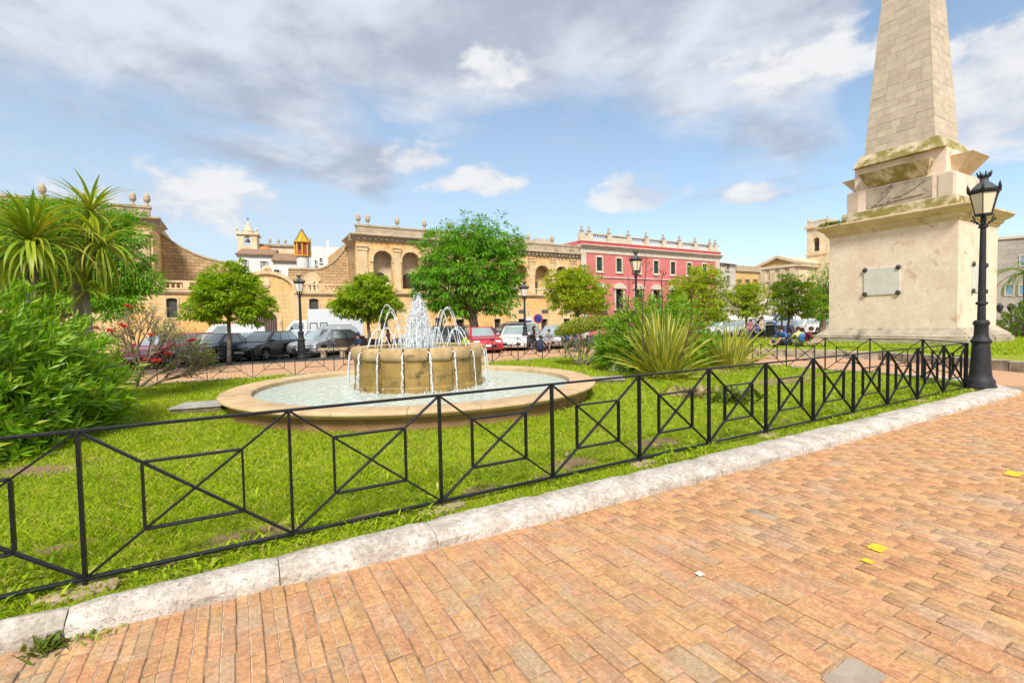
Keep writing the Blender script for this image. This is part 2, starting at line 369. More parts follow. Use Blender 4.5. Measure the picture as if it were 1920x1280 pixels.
# paint marks and spots on the bricks
def blot(px, py, w, h, m, label, name, cat='paint mark', seed=0):
    r = random.Random(seed+int(px)); c = gp(px, py, 0); pts = []
    for k in range(32):
        t = 2*PI*k/32; e = (abs(math.cos(t))**14+abs(math.sin(t))**14)**(-1/14)*r.uniform(.88, 1.0)
        q = Vector((w/2*e*math.cos(t), h/2*e*math.sin(t))); pts.append((q.x, q.y))
    mb = MB().prism(pts, 'z', 0.0, .0018); o = mb.build(name, m); o.location = (c.x, c.y, .0035); o.rotation_euler = (0, 0, GA); return tag(o, label, cat)
blot(1645, 1027, .13, .10, 'yellow_paint', 'larger square yellow paint mark on the brick paving', 'paint_mark')
blot(1627, 1052, .06, .07, 'yellow_paint', 'small faded yellow paint mark below the larger yellow square', 'paint_mark')
blot(1900, 888, .22, .12, 'yellow_paint', 'yellow paint mark at the right edge of the brick paving', 'paint_mark')
blot(1312, 1076, .05, .05, 'white_paint', 'small white paint spot on the brick paving', 'paint_spot')
blot(1600, 1272, .30, .16, 'cement', 'grey cement patch between bricks at the bottom edge', 'cement_patch', 'patch')
# ---------------- kerb stones
def kerb_run(parent, pts, width, L=1.02, front=False, seed=1):
    r = random.Random(seed)
    for (p, q) in zip(pts[:-1], pts[1:]):
        d = Vector((q[0]-p[0], q[1]-p[1])); n = max(1, round(d.length/L)); ang = math.atan2(d.y, d.x)
        for k in range(n):
            t0, t1 = k/n, (k+1)/n; c0 = Vector(p)+d*t0; c1 = Vector(p)+d*t1; l = (c1-c0).length-.006
            h = .115+r.uniform(-.006, .006); mb = MB(); rows = 9
            for i in range(rows):
                x = l*i/(rows-1)
                w = width if not front else c0.y+(c1.y-c0.y)*i/(rows-1)-kerb_out(c0.x+(c1.x-c0.x)*i/(rows-1))
                jt = lambda s: r.uniform(-s, s); e = .012 if i in (0, rows-1) else 0
                for (y, z) in ((0, -.05), (-w+jt(.004)+e*.5, -.05), (-w+.004+jt(.010), h*.45+jt(.008)), (-w+.03+jt(.010), h-.03-e+jt(.008)), (-w+.09+jt(.012), h-.006-e+jt(.005)), (-w*.4+jt(.02), h+.004-e+jt(.004)), (-.03+jt(.008), h-.004-e), (0, h-.03)):
                    mb.v.append((x+.003, y, z))
            m = 8
            for i in range(rows-1):
                for j in range(m): mb.f.append((i*m+j, i*m+(j+1) % m, (i+1)*m+(j+1) % m, (i+1)*m+j))
            mb.f += [tuple(range(m-1, -1, -1)), tuple((rows-1)*m+j for j in range(m))]
            o = mb.build('kerb_stone', 'kerb_stone', parent, smooth='auto'); w0 = G(c0.x, c0.y); o.location = (w0.x, w0.y, 0); o.rotation_euler = (0, 0, GA+ang)
kerb = struct(MB().prism([tuple(G(a, b).xy) for a, b in ((-8, 3.66), (13.7, 3.66), (14.9, 4.8), (14.9, 15.4), (13.4, 16.7), (-8, 16.7))], 'z', -.05, .02).build('kerb', 'mortar'))
kerb_run(kerb, [(-4.0, 3.56), (13.75, 3.56)], .3, front=True)
kerb_run(kerb, KIN[1:], .34, seed=5)
# ---------------- lawn
DIRT = [(.05, 4.1, .55, .22), (-.55, 3.95, .3, .12), (.9, 4.0, .35, .12), (2.0, 4.05, .4, .2), (3.2, 4.2, .45, .25), (2.75, 4.0, .3, .15), (4.6, 4.3, .5, .25), (5.4, 4.1, .4, .2), (7.2, 4.2, .4, .2), (-1.2, 4.6, .3, .15), (8.9, 4.1, .4, .15),
        (11.2, 6.6, 1.6, .7), (13.0, 6.9, 1.0, .5), (9.4, 6.1, .6, .3), (12.6, 9.2, 1.4, .9), (-2.2, 7.2, 1.2, .5), (10.2, 9.4, 1.3, 1.2)]
def vnoise(a, b, cell, seed):
    T = np.random.default_rng(seed).random((64, 64)); x, y = np.asarray(a)/cell+500, np.asarray(b)/cell+500; i, j = np.floor(x).astype(int), np.floor(y).astype(int); f, g = x-i, y-j; f, g = f*f*(3-2*f), g*g*(3-2*g)
    t = lambda p, q: T[p % 64, q % 64]
    return (t(i, j)*(1-f)+t(i+1, j)*f)*(1-g)+(t(i, j+1)*(1-f)+t(i+1, j+1)*f)*g
def dirt_at(a, b):
    v = np.zeros_like(a)
    for (a0, b0, ra, rb) in DIRT: v = np.maximum(v, 1-((a-a0)/ra)**2-((b-b0)/rb)**2)
    edge = np.clip(1-(b-3.56)/.22, 0, 1)*.42
    return np.clip(np.maximum(v, edge)+.9*(vnoise(a, b, .17, 3)-.5)+.35*(vnoise(a, b, .9, 4)-.55), 0, 1)
def lawn_z(a, b):
    return .06+.055*np.clip((b-4.0)/2.5, 0, 1)+.030*(vnoise(a, b, .7, 5)-.5)+.015*(vnoise(a, b, .25, 6)-.5)
def lawn_inside(a, b):
    s = (b > 3.54) & (b < 16.55) & (a < 14.85)
    s &= (a-13.75)*.69-(b-3.56)*.724 < .0
    s &= (a-13.4)*.69+(b-16.6)*.724 < .0
    return s
def build_lawn():
    aa = np.arange(-7.9, 14.95, .11); bb = np.arange(3.545, 16.7, .11); A_, B_ = np.meshgrid(aa, bb)
    ins = lawn_inside(A_, B_); Z = lawn_z(A_, B_); XY = Gnp(A_, B_)
    V = np.concatenate([XY, Z[..., None]], -1).reshape(-1, 3); n = len(aa); idx = np.arange(len(V)).reshape(len(bb), n)
    ok = ins[:-1, :-1] & ins[1:, 1:] & ins[1:, :-1] & ins[:-1, 1:]
    F = np.stack([idx[:-1, :-1], idx[:-1, 1:], idx[1:, 1:], idx[1:, :-1]], -1)[ok]
    o = struct(np_mesh('lawn', V, F, 'lawn')); at_ = o.data.attributes.new('dirt', 'FLOAT', 'POINT')
    at_.data.foreach_set('value', dirt_at(A_, B_).ravel().astype(np.float32))
build_lawn()
def build_grass():
    g = np.random.default_rng(5); VV = []; FF = []; base = 0
    for (y0, y1, dens, h, w) in ((1.5, 5.0, 3600, .042, .0055), (5.0, 8.0, 1700, .045, .008), (8.0, 13.0, 650, .052, .014), (13.0, 25.0, 260, .07, .026)):
        n = int(dens*150); a = g.uniform(-6.5, 14.8, n*2); b = g.uniform(3.55, 16.5, n*2)
        P = Gnp(a, b); ok = (P[:, 1] >= y0) & (P[:, 1] < y1) & (np.abs(P[:, 0]) < 1.4*P[:, 1]+.4) & lawn_inside(a, b)
        ok &= (P[:, 0]-FC.x)**2+(P[:, 1]-FC.y)**2 > 3.62**2
        keep = g.uniform(0, 1, len(a)) > dirt_at(a, b)*1.0-.12
        ok &= keep; ok &= g.uniform(0, 1, len(a)) < dens/ (2*n/(21.3*12.95))
        a, b, P = a[ok], b[ok], P[ok]; m = len(a); z = lawn_z(a, b)-.004
        clump = .55+.55*vnoise(a, b, .22, 1)+.45*vnoise(a, b, .8, 2)
        t = g.uniform(0, 2*PI, m); hh = h*g.uniform(.5, 1.35, m)*clump; ww = w*g.uniform(.6, 1.3, m); lean = hh*g.uniform(.25, 1.1, m); lt = g.uniform(0, 2*PI, m)
        dx, dy = np.cos(t)*ww/2, np.sin(t)*ww/2; lx, ly = np.cos(lt)*lean, np.sin(lt)*lean
        v = np.stack([np.stack([P[:, 0]-dx, P[:, 1]-dy, z], 1), np.stack([P[:, 0]+dx, P[:, 1]+dy, z], 1),
                      np.stack([P[:, 0]+lx*.35+dx*.7, P[:, 1]+ly*.35+dy*.7, z+hh*.62], 1), np.stack([P[:, 0]+lx, P[:, 1]+ly, z+hh], 1)], 1).reshape(-1, 3)
        i = base+4*np.arange(m); VV.append(v); FF.append(np.stack([i, i+1, i+2, i+3], 1)); base += 4*m
    n = 9000; a = g.uniform(-3, 14.5, n); b = 3.6+np.abs(g.normal(0, .5, n)); P = Gnp(a, b); ok = lawn_inside(a, b) & (vnoise(a, b, .35, 9) > .55) & (np.abs(P[:, 0]) < 1.16*P[:, 1]); a, b, P = a[ok], b[ok], P[ok]; m = len(a); z = lawn_z(a, b)-.004
    t = g.uniform(0, 2*PI, m); L = g.uniform(.04, .12, m); dx, dy = np.cos(t), np.sin(t); w = g.uniform(.006, .014, m); up = g.uniform(.3, 1.1, m)    # weeds and longer blades by the fence
    v = np.stack([np.stack([P[:, 0], P[:, 1], z], 1), np.stack([P[:, 0]+dx*L*.4-dy*w, P[:, 1]+dy*L*.4+dx*w, z+L*up*.6], 1), np.stack([P[:, 0]+dx*L, P[:, 1]+dy*L, z+L*up*.7], 1), np.stack([P[:, 0]+dx*L*.4+dy*w, P[:, 1]+dy*L*.4-dx*w, z+L*up*.6], 1)], 1).reshape(-1, 3)
    i = base+4*np.arange(m); VV.append(v); FF.append(np.stack([i, i+1, i+2, i+3], 1))
    o = np_mesh('grass', np.concatenate(VV), np.concatenate(FF), 'grass')
    tag(o, 'short bright green grass of the fenced fountain lawn', 'grass', kind='stuff')
build_grass()
# stone pads under the posts that reach the ground
def pad(a, k):
    r = random.Random(k); pts = []
    for i in range(9):
        t = 2*PI*i/9; pts.append(((.22*math.cos(t))*r.uniform(.7, 1.15), .12*math.sin(t)*r.uniform(.7, 1.1)))
    o = MB().prism(pts, 'z', -.05, .035).build('footing_stone', 'pad_stone', bevel=.012); p = G(a, 3.8); o.location = (p.x, p.y, .045); o.rotation_euler = (0, 0, GA); return o
# ---------------- iron fences
FT = .915; FZ = .115                                         # height between rails, lower rail height
def fence(label, p0, p1, n, reach=0, base=.0, ext=(0, 0)):
    P0, P1 = G(*p0), G(*p1); d = P1-P0; ang = math.atan2(d.y, d.x); s = d.length/n
    t = thing('iron_fence', label, 'fence', (P0.x, P0.y, FZ), ang, 'black iron fences round the fountain garden')
    L = d.length
    MB().box(-.02, L+.02, -.022, .022, FT, FT+.018).build('top_rail', 'iron', t, bevel=.002, seg=1)
    MB().box(-.02, L+.02, -.021, .021, -.008, .010).build('bottom_rail', 'iron', t, bevel=.002, seg=1)
    post_l = MB().box(-.0095, .0095, -.024, .024, -.17, FT); post_s = MB().box(-.0095, .0095, -.024, .024, .0, FT)
    me = {}
    def share(key, mb, name):
        if key not in me: me[key] = mb().build(name, 'iron', t, bevel=.002, seg=1); return me[key]
        o = me[key].copy(); COL.objects.link(o); return o
    for k in range(n+1):
        lng = (k % 2 == reach) or k in (0, n)
        o = share(('p', lng), (lambda q=lng: post_l if q else post_s), 'post'); o.location = (k*s, 0, 0)
    z0, z1 = .012, FT-.004; u0, u1 = .012, s-.012; f0, f1 = .255, .745
    zz = lambda f: z0+(z1-z0)*f; xx = lambda f: u0+(u1-u0)*f
    for k in range(n):
        for key, mb in (('d1', lambda: MB().bar((u0, 0, z1), (u1, 0, z0), .038, .014, (0, 0, 1))), ('d2', lambda: MB().bar((u0, 0, z0), (u1, 0, z1), .034, .013, (0, 0, 1)))):
            o = share(key, mb, 'diagonal_bar'); o.location = (k*s, 0, 0)
        for key, f in (('v0', f0), ('v1', f1)):
            o = share(key, lambda f=f: MB().box(xx(f)-.0075, xx(f)+.0075, -.0205, .0205, zz(.26)+.006, zz(.74)-.006), 'inner_post'); o.location = (k*s, 0, 0)
        for key, f in (('h0', f0), ('h1', f1)):
            o = share(key, lambda f=f: MB().box(xx(f0)+.01, xx(f1)-.01, -.022, .022, zz(f)-.007, zz(f)+.007), 'inner_rail'); o.location = (k*s, 0, 0)
    return t
SP = 1.1765
fence('long black iron fence along the white kerb in the foreground', (13.245-15*SP, 3.84), (13.245, 3.84), 15, reach=1)
fence('short black iron fence panel behind the near right lamp post', (13.27, 3.87), (14.68, 5.08), 1)
fence('black iron fence along the lawn edge before the obelisk', (14.7, 5.1), (14.7, 15.2), 9)
fence('short diagonal iron fence panel behind the flax plants', (14.68, 15.22), (13.32, 16.43), 1)
fence('far black iron fence between the fountain and the parked cars', (13.3-17*SP, 16.45), (13.3, 16.45), 17)
for i, k in enumerate(range(3, 16, 2)):
    o = pad(13.245-15*SP+k*SP, k)
    tag(o, 'flat sandstone footing slab under the fence, %s from the left' % ('first second third fourth fifth sixth seventh'.split()[i]), 'footing', 'footing slabs of the front fence')
# ---------------------------------------------------------------- fountain
mat('coping', (.62, .45, .26), (.50, .34, .185), rough=.85, scale=3, bump=.5, bscale=40, island=.07, stain=(.33, .22, .12), sscale=2.2, slo=.55, shi=.8, sstr=.6)
mat('basin_wall', (.36, .21, .10), (.25, .14, .065), rough=.9, scale=2.4, bump=.6, bscale=30, stain=(.12, .085, .045), sscale=1.8, slo=.5, shi=.72, sstr=.8)
mat('drum_stone', (.35, .225, .06), (.23, .145, .035), rough=.55, scale=2.5, bump=.6, bscale=25, stain=(.05, .035, .012), sscale=3.4, slo=.50, shi=.70, sstr=.85, spec=.5, island=.10)
mat('drum_rim', (.50, .35, .18), (.36, .24, .10), rough=.7, scale=4, bump=.6, bscale=30, stain=(.07, .05, .03), sscale=5, slo=.56, shi=.74, sstr=.8, island=.10)
mat('cover_metal', (.42, .41, .38), (.30, .28, .25), rough=.6, scale=5)
mat('old_wood', (.22, .17, .12), (.13, .10, .07), rough=.9, scale=9, bump=.5)
mat('concrete', (.42, .40, .36), (.30, .28, .25), rough=.9, scale=4, bump=.5)
def water_mats():
    m = bpy.data.materials.new('pool_water'); m.use_nodes = True; MT['pool_water'] = m; g = NT(m.node_tree); p = g.n['Principled BSDF']
    tc = g.new('ShaderNodeTexCoord'); v = tc.outputs['Object']; x, y, z = g.sep(v)
    r = g.m('SQRT', g.m('ADD', g.m('MULTIPLY', x, x), g.m('MULTIPLY', y, y)))
    foam = g.m('MULTIPLY', g.step(g.noise(v, 11, 6, .72, .6), .47, .60), g.step(r, 3.4, 1.3, .35, 1.0))
    base = g.mix(g.noise(v, 1.4, 4, .6), (.42, .53, .45), (.56, .66, .58))
    g.put(p.inputs['Base Color'], g.mix(foam, base, (.86, .90, .87))); p.inputs['Roughness'].default_value = .10; p.inputs['Specular IOR Level'].default_value = .7
    b = g.new('ShaderNodeBump'); b.inputs['Strength'].default_value = .9; b.inputs['Distance'].default_value = .05
    g.put(b.inputs['Height'], g.m('ADD', g.noise(v, 7, 5, .6, .4), g.m('MULTIPLY', g.noise(v, 24, 4, .6), .35))); g.l.new(b.outputs[0], p.inputs['Normal'])
    m = bpy.data.materials.new('jet_water'); m.use_nodes = True; MT['jet_water'] = m; g = NT(m.node_tree); p = g.n['Principled BSDF']; out = g.n['Material Output']
    tc = g.new('ShaderNodeTexCoord'); v = tc.outputs['Object']
    p.inputs['Base Color'].default_value = (.92, .94, .95, 1); p.inputs['Roughness'].default_value = .25; p.inputs['Specular IOR Level'].default_value = .8
    tl = g.new('ShaderNodeBsdfTranslucent'); tl.inputs[0].default_value = (.92, .95, .97, 1); mx0 = g.new('ShaderNodeMixShader'); mx0.inputs[0].default_value = .4
    g.l.new(p.outputs[0], mx0.inputs[1]); g.l.new(tl.outputs[0], mx0.inputs[2])
    tr = g.new('ShaderNodeBsdfTransparent'); mx = g.new('ShaderNodeMixShader'); g.put(mx.inputs[0], g.step(g.noise(v, 30, 3, .6), .30, .55, .30, .95))
    g.l.new(tr.outputs[0], mx.inputs[1]); g.l.new(mx0.outputs[0], mx.inputs[2]); g.l.new(mx.outputs[0], out.inputs[0])
water_mats()
RIM = .43
ft = thing('fountain', 'round sandstone fountain with low wide basin and raised central drum', 'fountain', (FC.x, FC.y, 0))
MB().lathe([(3.1, -.05), (3.1, .0), (3.28, .0), (3.28, RIM-.1), (3.66, RIM-.1), (3.62, .02), (3.62, -.05)], 96).build('basin_wall', 'basin_wall', ft, smooth='auto')
NC = 22
cp0 = None
for k in range(NC):
    a0, a1 = 2*PI*k/NC+.0012, 2*PI*(k+1)/NC-.0012
    if cp0 is None:
        prof = [(3.26, RIM-.11), (3.70, RIM-.11), (3.735, RIM-.098), (3.735, RIM-.07), (3.79, RIM-.062), (3.805, RIM-.04), (3.80, RIM-.018), (3.77, RIM-.004), (3.70, RIM), (3.30, RIM), (3.262, RIM-.015), (3.258, RIM-.04), (3.26, RIM-.11)]
        cp0 = MB().lathe(prof, 8, 0, a1-a0, ends=True).build('coping_stone', 'coping', ft, smooth='auto'); o = cp0
    else: o = cp0.copy(); COL.objects.link(o)
    o.rotation_euler = (0, 0, a0); o.location = (0, 0, rnd.uniform(-.002, .002))
w = struct(MB().lathe([(3.27, .33), (1.30, .33)], 72).build('water', 'pool_water')); w.location = (FC.x, FC.y, 0)
# drum with 16 panels and cushion-shaped rim stones
DR, DT = 1.36, 1.20; ND = 18
p0 = r0 = None
for k in range(ND):
    t = 2*PI*(k+.43)/ND
    if p0 is None:
        p0 = MB().lathe([(1.1, .2), (DR+.02, .2), (DR+.02, .42), (DR-.004, .45), (DR, .62), (DR, .632), (DR-.006, .635), (DR-.006, .642), (DR, .645), (DR, .96), (1.1, .96)], 4, .004, 2*PI/ND-.004, ends=True).build('drum_panel', 'drum_stone', ft)
        pts = []
        for i in range(15):
            q = PI*(i/14)-PI/2
            pts.append((1.345+.098*max(0, math.cos(q))**.7, DT-.125+.125*math.sin(q)))
        mb = MB(); m = 9; g_ = .016
        for j in range(m):
            f = j/(m-1); e = .026*(abs(2*f-1)**8); a = g_+(2*PI/ND-2*g_)*f
            ring = [(1.15, DT-.245+e*.3)]+[(r-e*.9, zz-(e*.5 if zz > DT-.12 else -e*.3)) for r, zz in pts]+[(1.22, DT-.012-e*.6), (1.15, DT-.05)]
            for (r, zz) in ring: mb.v.append((r*math.cos(a), r*math.sin(a), zz))
        kk = len(ring)
        for j in range(m-1):
            for i in range(kk): mb.f.append((j*kk+i, (j+1)*kk+i, (j+1)*kk+(i+1) % kk, j*kk+(i+1) % kk))
        mb.f += [tuple(range(kk)), tuple((m-1)*kk+i for i in range(kk-1, -1, -1))]
        r0 = mb.build('rim_stone', 'drum_rim', ft, smooth='auto'); a_, b_ = p0, r0
    else:
        a_, b_ = p0.copy(), r0.copy(); COL.objects.link(a_); COL.objects.link(b_)
    a_.rotation_euler = b_.rotation_euler = (0, 0, t)
MB().lathe([(1.2, .9), (1.345, .97), (1.345, DT-.10), (1.12, DT-.10), (1.12, DT-.02)], 64).build('drum_core', 'drum_stone', ft, smooth='auto')
MB().lathe([(1.14, .95), (1.14, .8), (.0, .8)], 48).build('drum_floor', 'drum_stone', ft)
w = struct(MB().lathe([(1.15, DT-.085), (.0, DT-.085)], 48).build('water', 'pool_water')); w.location = (FC.x, FC.y, 0)
nz = MB()
for k in range(12): 
    t = 2*PI*k/12; nz.tube([(.62*math.cos(t), .62*math.sin(t), .8), (.62*math.cos(t), .62*math.sin(t), DT-.05)], .015, 6)
nz.lathe([(.12, .8), (.1, DT-.04), (.0, DT-.03)], 10); nz.build('nozzle', 'cover_metal', ft)
def water_path(path, r0, r1, r, drops=.9, spread=.03, n=7, breakup=0.3):
    """A broken stream: a lumpy tube that thins out, with droplets round it."""
    mb = MB(); k = len(path); rad = [max(.002, (r0+(r1-r0)*i/(k-1))*r.uniform(.6, 1.35)) for i in range(k)]
    pp = [Vector(p)+Vector((r.uniform(-1, 1), r.uniform(-1, 1), r.uniform(-1, 1)))*(r0*.5) for p in path]
    i = 0
    while i < k-1:
        j = min(k-1, i+r.randint(5, 10)); mb.tube(pp[i:j+1], [q*(.4 if m in (0, j-i) else 1) for m, q in enumerate(rad[i:j+1])], n); i = j if r.random() > breakup*(i/k) else j+1
    for i in range(1, k):
        for _ in range(int(drops*3)):
            if r.random() < drops*.33*(.4+i/k):
                s = r.uniform(.25, 1)*r1*.55; c = Vector(path[i])+Vector((r.gauss(0, 1), r.gauss(0, 1), r.gauss(0, 1)))*spread*(.4+i/k); mb.ball(c, s, 5, 3)
    return mb
def build_jets():
    r = random.Random(11); z0 = DT-.08
    # central plume: many thin vertical streams of different heights that rise and fall back
    mb = MB(); 
    for i in range(430):
        a = r.uniform(0, 2*PI); rr = .29*r.random()**.75; top = z0+1.19*(1-(rr/.36)**2.1)*r.uniform(.72, 1.0); top = max(top, z0+.22)
        x, y = rr*math.cos(a), rr*math.sin(a); pth = []; up = r.random() < .5
        if up:
            for q in range(10): f = q/9; pth.append((x*(.25+.55*f)+r.uniform(-.018, .018), y*(.25+.55*f)+r.uniform(-.018, .018), z0+(top-z0)*(1-(1-f)**2)))
        else:
            for q in range(10): f = q/9; pth.append((x*(.8+.35*f)+r.uniform(-.02, .02), y*(.8+.35*f)+r.uniform(-.02, .02), top-(top-z0)*f*f))
        w_ = r.uniform(.005, .016)*(1.5 if rr < .1 else 1); i0 = r.randint(0, 3); mb.tube(pth[i0:], [w_*r.uniform(.3, 1.4) for _ in pth[i0:]], 5)
    for i in range(3600):
        a = r.uniform(0, 2*PI); rr = .35*r.random()**.7; zz = z0+1.24*(1-(rr/.40)**2)*r.random()**.8; mb.ball((rr*math.cos(a), rr*math.sin(a), zz), r.uniform(.003, .0105), 5, 3)
    for i in range(170):
        a = r.uniform(0, 2*PI); rr = .22*r.random(); zz = z0+1.1*(1-(rr/.3)**2)*r.random(); s_ = r.uniform(.012, .03); mb.ball((rr*math.cos(a), rr*math.sin(a), zz), (s_, s_, s_*r.uniform(1.5, 4)), 6, 4)
    o = mb.build('water_plume', 'jet_water', smooth=True); o.location = (FC.x, FC.y, 0); tag(o, 'tall foaming white plume of water rising from the fountain drum', 'water jet')
    # arching jets: (azimuth deg, start radius, end radius, top height)
    def arc(az, ra, rb, top, w_, label, grp, n=26):
        a = R(az); pts = []
        vz = math.sqrt(2*9.81*(top-z0)); T = 2*vz/9.81
        for i in range(n):
            t = T*i/(n-1); q = ra+(rb-ra)*i/(n-1); pts.append((q*math.cos(a), q*math.sin(a), z0+vz*t-4.905*t*t))
        o = water_path(pts, w_*.75, w_*1.1, r, .8, .028).build('water_jet', 'jet_water', smooth=True); o.location = (FC.x, FC.y, 0); tag(o, label, 'water jet', grp)
    hi = 'tall arching jets round the plume'; lo = 'low outward jets over the drum rim'
    ordn = 'first second third fourth fifth sixth seventh eighth ninth tenth eleventh twelfth thirteenth fourteenth'.split()
    def by_x(azs, rad): return sorted(azs, key=lambda q: proj((FC.x+rad*math.cos(R(q)), FC.y+rad*math.sin(R(q)), 1.8))[0])
    for i, az in enumerate(by_x([q+r.uniform(-4, 4) for q in (168, 195, 215, 345, 15, 40, 130)], .63)): arc(az, .38, .88+r.uniform(-.06, .06), 2.04+r.uniform(-.12, .06), .009, 'tall thin water arc beside the plume, %s of the tall arcs from the left' % ordn[i], hi)
    for i, az in enumerate(by_x([k*360/14+r.uniform(-5, 5) for k in range(14)], .9)): arc(az, .62, 1.16+r.uniform(-.08, .06), 1.60+r.uniform(-.08, .06), .009, 'low water arc inside the drum rim, %s of the low arcs from the left' % ordn[i], lo)
    # water running off the rim between the cushion stones (the side the photograph shows)
    tr = []
    for k in range(ND):
        t = 2*PI*(k+.43)/ND
        if (Vector((math.cos(t), math.sin(t)))).dot(Vector((-FC.x, -FC.y)).normalized()) > -.25: tr.append((proj((FC.x+1.4*math.cos(t), FC.y+1.4*math.sin(t), 1))[0], t))
    for i_, (_, t) in enumerate(sorted(tr)):
        v = DR+.085; mb = MB(); wd = r.choice((.010, .013, .018))
        for st in range(r.choice((2, 3, 3))):
            to = r.uniform(-.022, .022); pts = []
            for i in range(22):
                f = i/21; q = v+(.045+.01*st)*math.sqrt(f)+.02*f; tt = t+to*(.4+.8*f)+.004*math.sin(i+st); pts.append((q*math.cos(tt), q*math.sin(tt), DT-.10-(DT-.10-.34)*f**1.25))
            m2 = water_path(pts, wd, wd*.55, r, .5, .022, 5, .5); mb.add(m2.v, m2.f)
        mb.bar((1.12*math.cos(t), 1.12*math.sin(t), DT-.078), ((v-.01)*math.cos(t), (v-.01)*math.sin(t), DT-.088), .05, .02)
        for _ in range(40):
            a = r.uniform(0, 2*PI); q = abs(r.gauss(0, .12)); mb.ball(((v+.07)*math.cos(t)+q*math.cos(a), (v+.07)*math.sin(t)+q*math.sin(a), .335+abs(r.gauss(0, .03))), r.uniform(.005, .014), 5, 3)
        o = mb.build('water_trickle', 'jet_water', smooth=True); o.location = (FC.x, FC.y, 0); tag(o, 'water trickle running off the drum rim, %s from the left' % ordn[i_], 'water', 'trickles off the drum rim')
build_jets()
# pump covers either side of the basin
def cover_box(px, py, rz, label, sc=1.0):
    c = gp(px, py, .12); t = thing('pump_cover', label, 'cover', (c.x, c.y, .09), rz)
    for y in (-.28, .28): MB().box(-.42, .42, y-.03, y+.03, 0, .12).build('side_board', 'old_wood', t)
    MB().box(-.42, -.37, -.25, .25, 0, .12).build('end_board', 'old_wood', t)
    o = MB().box(-.46, .44, -.33, .33, .125, .15).build('lid', 'cover_metal', t, bevel=.005); o.rotation_euler = (R(1.5), R(-2), 0); t.scale = (sc, sc, sc); return t
cover_box(382, 768, R(10), 'grey lidded pump cover in the grass left of the basin')
cover_box(1140, 716, R(-8), 'grey lidded pump cover in the grass right of the basin', .9)
c = gp(1146, 702, .12); o = MB().box(-.2, .2, -.16, .16, -.05, .26, .01).build('concrete_block', 'concrete', bevel=.012); o.location = (c.x+.35, c.y+.9, .12); o.rotation_euler = (0, 0, R(12)); tag(o, 'small grey concrete block beside the flax plant', 'block')
